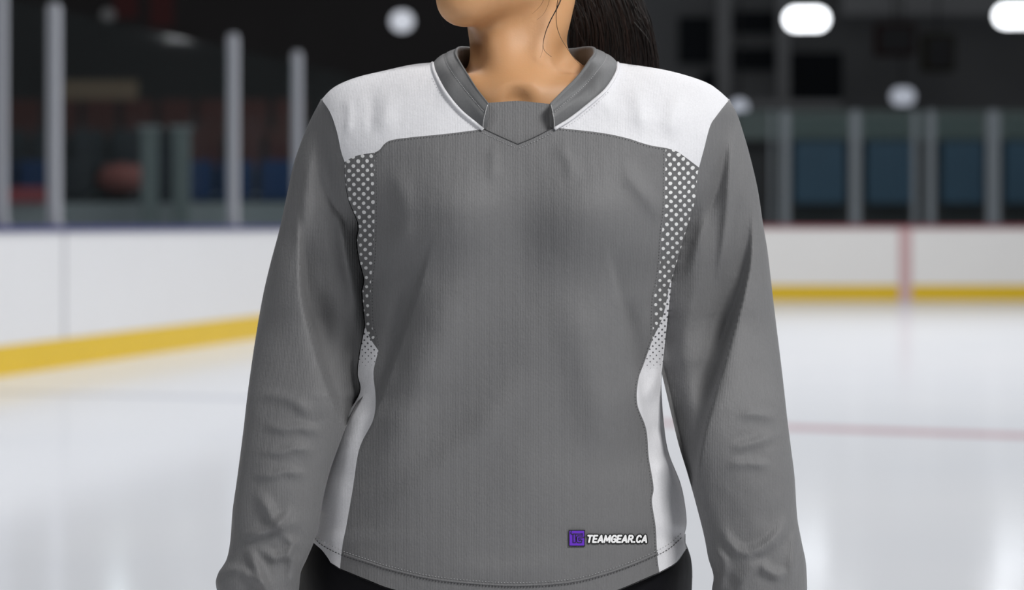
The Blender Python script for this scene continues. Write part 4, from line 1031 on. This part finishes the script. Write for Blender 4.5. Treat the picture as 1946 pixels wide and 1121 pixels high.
fR = fold_field([
    ([(1268, 560), (1272, 660), (1285, 760), (1312, 880)], 22, -.012, 'r'),
    ([(1434, 360), (1432, 430), (1428, 500), (1413, 570), (1377, 701), (1339, 833), (1323, 945), (1322, 1040)], 7, .028, 't'),
    ([(1432, 430), (1428, 500), (1413, 570), (1377, 701), (1339, 833), (1323, 945), (1322, 1000)], 16, .008, 'b'),
    ([(1400, 520), (1360, 660), (1318, 820)], 22, -.010, 'r'),
    ([(1386, 215), (1388, 300), (1380, 420), (1362, 560)], 9, 0.0068, 'r'),
    ([(1360, 250), (1345, 350), (1330, 450), (1300, 560)], 12, 0.0068, 'r'),
    ([(1345, 400), (1330, 520), (1300, 640), (1285, 760)], 14, .0030, 'r'),
    ([(1400, 560), (1360, 680), (1320, 800)], 10, -.004, 'r'),
    ([(1400, 790), (1440, 785), (1480, 800)], 10, 0.0041, 'r'),
    ([(1380, 850), (1420, 845), (1480, 825)], 9, 0.0041, 'r'),
    ([(1375, 890), (1410, 880), (1470, 885)], 9, 0.0041, 'r'),
    ([(1365, 985), (1385, 1030), (1420, 1052), (1470, 1025), (1505, 970)], 11, 0.0074, 'r'),
    ([(1440, 1060), (1465, 1092), (1500, 1085)], 10, 0.0068, 'r'),
    ([(1395, 1121), (1430, 1085), (1445, 1060)], 12, .006, 'b'),
    ([(1515, 990), (1508, 1050), (1500, 1121)], 10, 0.0054, 'r'),
    ([(1345, 1030), (1375, 1070), (1360, 1130)], 12, 0.0068, 'r'),
])
cdep = pchip([(189, .015), (300, .018), (450, .025), (600, .027), (690, .008), (780, -.024), (900, -.045), (1100, -.06), (1200, -.065)])
def sleeve(D, ff, side, edge, seed):
    rows = np.concatenate([np.linspace(189.5, 215, 14), np.arange(219, 1202, 3.4)]); n = 144
    th = np.linspace(0, 2 * np.pi, n, endpoint=False)
    Vv = np.repeat(rows[:, None], n, 1); Ov = D['O'](Vv); Iv = D['I'](Vv)
    mid = (Ov + Iv) / 2; hw = np.abs(Ov - Iv) / 2
    c = np.cos(th)[None]; s = np.sin(th)[None]     # s > 0: towards the camera
    U = mid + hw * c
    depth = hw / 1802 * np.interp(Vv, [189, 400, 800, 1200], [1.0, .95, .92, .95])
    prof = np.abs(s) ** .85 * np.sign(s)
    y = cdep(Vv) - depth * prof
    fr = sstep((s - .05) / .3)
    disp = ff(U, Vv) + wob(U, Vv, seed, .05, .0016) + wob(U, Vv, seed + 5, .11, .0009) * sstep((Vv - 650) / 150)
    y = y - disp * fr
    # continue the yoke surface at the shoulder seam
    sd_ = (edge(Vv) - U) * (-side) * -1 if side > 0 else (edge(Vv) - U)
    sd_ = (U - edge(Vv)) if side > 0 else (edge(Vv) - U)
    wgt = (1 - sstep((sd_) / 58)) * (1 - sstep((Vv - 330) / 130)) * (s > 0)
    ty = torso_y(U, Vv, False) + .0022
    y = np.where(s > 0, y * (1 - wgt) + ty * wgt, y)
    # stay behind the body cloth where the body overlaps the arm
    pos = Tn(U, Vv, y)
    V = pos.reshape(-1, 3); R = len(rows)
    fs = [(i * n + k, i * n + (k + 1) % n, (i + 1) * n + (k + 1) % n, (i + 1) * n + k) for i in range(R - 1) for k in range(n)]
    # turned cuff
    last = V[(R - 1) * n:]; cc = last.mean(0)
    add1 = cc + (last - cc) * .93 + [0, 0, -.001]; add2 = cc + (last - cc) * .9 + [0, 0, .03]
    V = np.vstack([V, add1, add2])
    for q in (R - 1, R): fs += [(q * n + k, q * n + (k + 1) % n, (q + 1) * n + (k + 1) % n, (q + 1) * n + k) for k in range(n)]
    if side > 0: fs = [f[::-1] for f in fs]
    me = bpy.data.meshes.new('sleeve'); me.from_pydata(V.tolist(), [], fs); me.update()
    o = link('sleeve', me, M_grey, jersey); o['label'] = 'long grey sleeve'
    return o
sleeve(SL, fL, -1, Ledge, 11); sleeve(SR, fR, 1, Redge, 23)

# logo print on the lower front
def drape(name, mat, polys_uv, off, parent=jersey, faces=None):
    P = np.array(polys_uv); pos = Tn(P[:, 0], P[:, 1], torso_y(P[:, 0], P[:, 1]) - off)
    me = bpy.data.meshes.new(name); me.from_pydata(pos.tolist(), [], faces); me.update(); return link(name, me, mat, parent, False)
GLY = {   # strokes on a 10-high cell, with the letter's width
 'T': (7.2, [[(0, 10), (7.2, 10)], [(3.6, 10), (3.6, 0)]]), 'E': (5.6, [[(5.6, 10), (0, 10), (0, 0), (5.6, 0)], [(0, 5.1), (4.9, 5.1)]]),
 'A': (7.6, [[(0, 0), (3.8, 10), (7.6, 0)], [(1.6, 2.9), (6.0, 2.9)]]), 'M': (9.0, [[(0, 0), (.5, 10), (4.5, 2.2), (8.5, 10), (9, 0)]]),
 'G': (7.0, [[(6.9, 8.2), (5.6, 9.9), (2.4, 9.9), (.4, 7.8), (0, 5), (.4, 2.2), (2.4, .1), (5.2, .1), (6.9, 1.4), (6.9, 4.6), (4.0, 4.6)]]),
 'R': (6.6, [[(0, 0), (0, 10), (4.4, 10), (6.2, 8.6), (6.2, 6.2), (4.4, 4.8), (0, 4.8)], [(3.6, 4.8), (6.6, 0)]]),
 'C': (6.6, [[(6.5, 8.0), (5.2, 9.9), (2.4, 9.9), (.4, 7.8), (0, 5), (.4, 2.2), (2.4, .1), (5.2, .1), (6.5, 2.0)]]), '.': (1.0, [[(0, .2), (1.0, .2)]])}
def lettering(name, text, u0, u1, vtop, vbot, half, mat, off, gapw=3.3, lean=.20):
    tot = sum(GLY[c][0] for c in text) + gapw * (len(text) - 1); k = (vbot - vtop) / 10; kx = (u1 - u0 - lean * (vbot - vtop)) / tot; x = 0; pts = []; fs = []
    def add(poly): b = len(pts); pts.extend(poly); fs.append(tuple(range(b, b + len(poly))))
    for c in text:
        wd, strokes = GLY[c]
        for st in strokes:
            Q = [np.array([u0 + (x + a) * kx + lean * b * k, vbot - b * k]) for a, b in st]
            for a, b in zip(Q[:-1], Q[1:]):
                L_ = np.linalg.norm(b - a); t = (b - a) / max(L_, 1e-6); n = np.array([-t[1], t[0]]) * half
                m = max(1, int(L_ / 3))
                for i in range(m): p, q = a + (b - a) * i / m, a + (b - a) * (i + 1) / m; add([p + n, q + n, q - n, p - n])
            for p in Q: add([p + half * np.array([math.cos(z), math.sin(z)]) for z in np.linspace(0, 2 * np.pi, 9)[:-1]])
        x += wd + gapw
    return drape(name, mat, pts, off, jersey, fs)
lettering('logo_outline', 'TEAMGEAR.CA', 1115.5, 1230.5, 1017.8, 1030.0, 3.9, M_black, .0012)
lettering('logo_lettering', 'TEAMGEAR.CA', 1115.5, 1230.5, 1017.8, 1030.0, 1.75, M_wprint, .0018)
def quad_grid(u0, u1, v0, v1, n=8):
    g = [(u0 + (u1 - u0) * i / n, v0 + (v1 - v0) * j / n) for j in range(n + 1) for i in range(n + 1)]
    f = [(j * (n + 1) + i, (j + 1) * (n + 1) + i, (j + 1) * (n + 1) + i + 1, j * (n + 1) + i + 1) for j in range(n) for i in range(n)]
    return g, f
g, f = quad_grid(1080.5, 1112, 1006.8, 1038.5); drape('logo_badge_border', M_black, g, .0016, jersey, f)
g, f = quad_grid(1082.3, 1110.3, 1008.6, 1036.5); drape('logo_badge', M_purple, g, .0020, jersey, f)
mb = MB()
for c in ([(1086, 1009), (1084.5, 1013), (1087, 1015), (1090, 1014.5), (1108, 1014.5)], [(1086, 1015), (1089, 1015.5), (1089, 1031), (1094, 1031), (1094, 1016)], [(1108, 1018), (1098, 1018), (1096, 1020), (1096, 1029), (1098, 1031), (1105, 1031), (1106, 1026), (1102, 1025.5)], [(1112, 1020.5), (1104, 1022), (1100, 1022), (1100, 1027), (1103, 1027)]):
    P = spline([c[0]] + c[1:], 1.0) if False else np.array([np.array(c[i]) + (np.array(c[i + 1]) - np.array(c[i])) * t for i in range(len(c) - 1) for t in (0, .5)] + [np.array(c[-1])])
    mb.tube(Tn(P[:, 0], P[:, 1], torso_y(P[:, 0], P[:, 1]) - .0022), .00048, 5)
mb.build('logo_badge_monogram', M_black, jersey, True)

# ------------------------------------------------------------------ trousers and skates
Pn = SDF((-.30, 2.40, .10), (.30, 2.76, 1.02), .006)
pp = lambda u, v, d: np.array(T(u, v, d))
Pn.ell(pp(938, 1080, .035), (.193, .098, .11), k=.03)
for s, ue in ((-1, 570), (1, 1303)):
    hx = (938 + s * 205 - 973) / F * Y0
    Pn.cone((hx, 2.575, .80), (hx * .93, 2.565, .48), .090, .068, .03); Pn.cone((hx * .93, 2.565, .48), (hx * .93, 2.60, .20), .068, .058, .02)
Pn.cone(pp(655, 1085, .065), pp(650, 1200, .05), .048, .050, .03); Pn.cone(pp(1225, 1085, .06), pp(1225, 1200, .05), .046, .046, .03)
tr = Pn.mesh('trousers', M_pants, body, smooth=2); tr['label'] = 'black trousers'
for s in (-1, 1):
    x = (938 + s * 205 - 973) / F * Y0 * .93
    k = SDF((x - .09, 2.40, .03), (x + .09, 2.74, .32), .005)
    k.cone((x, 2.61, .27), (x, 2.60, .14), .050, .045, .02); k.cone((x, 2.62, .115), (x, 2.49, .10), .040, .034, .02); k.cone((x, 2.49, .10), (x, 2.45, .098), .036, .030, .02)
    o = k.mesh('ice_skate', M_pants, body, smooth=1); o['label'] = 'black ice skate'
    MB().box(x - .012, x + .012, 2.45, 2.65, .03, .075, .004).build('blade_holder', M_wprint, o)
    MB().box(x - .002, x + .002, 2.43, 2.67, .0, .03).build('blade', pmat('skate_steel', (.6, .6, .62), .2, metal=1), o)
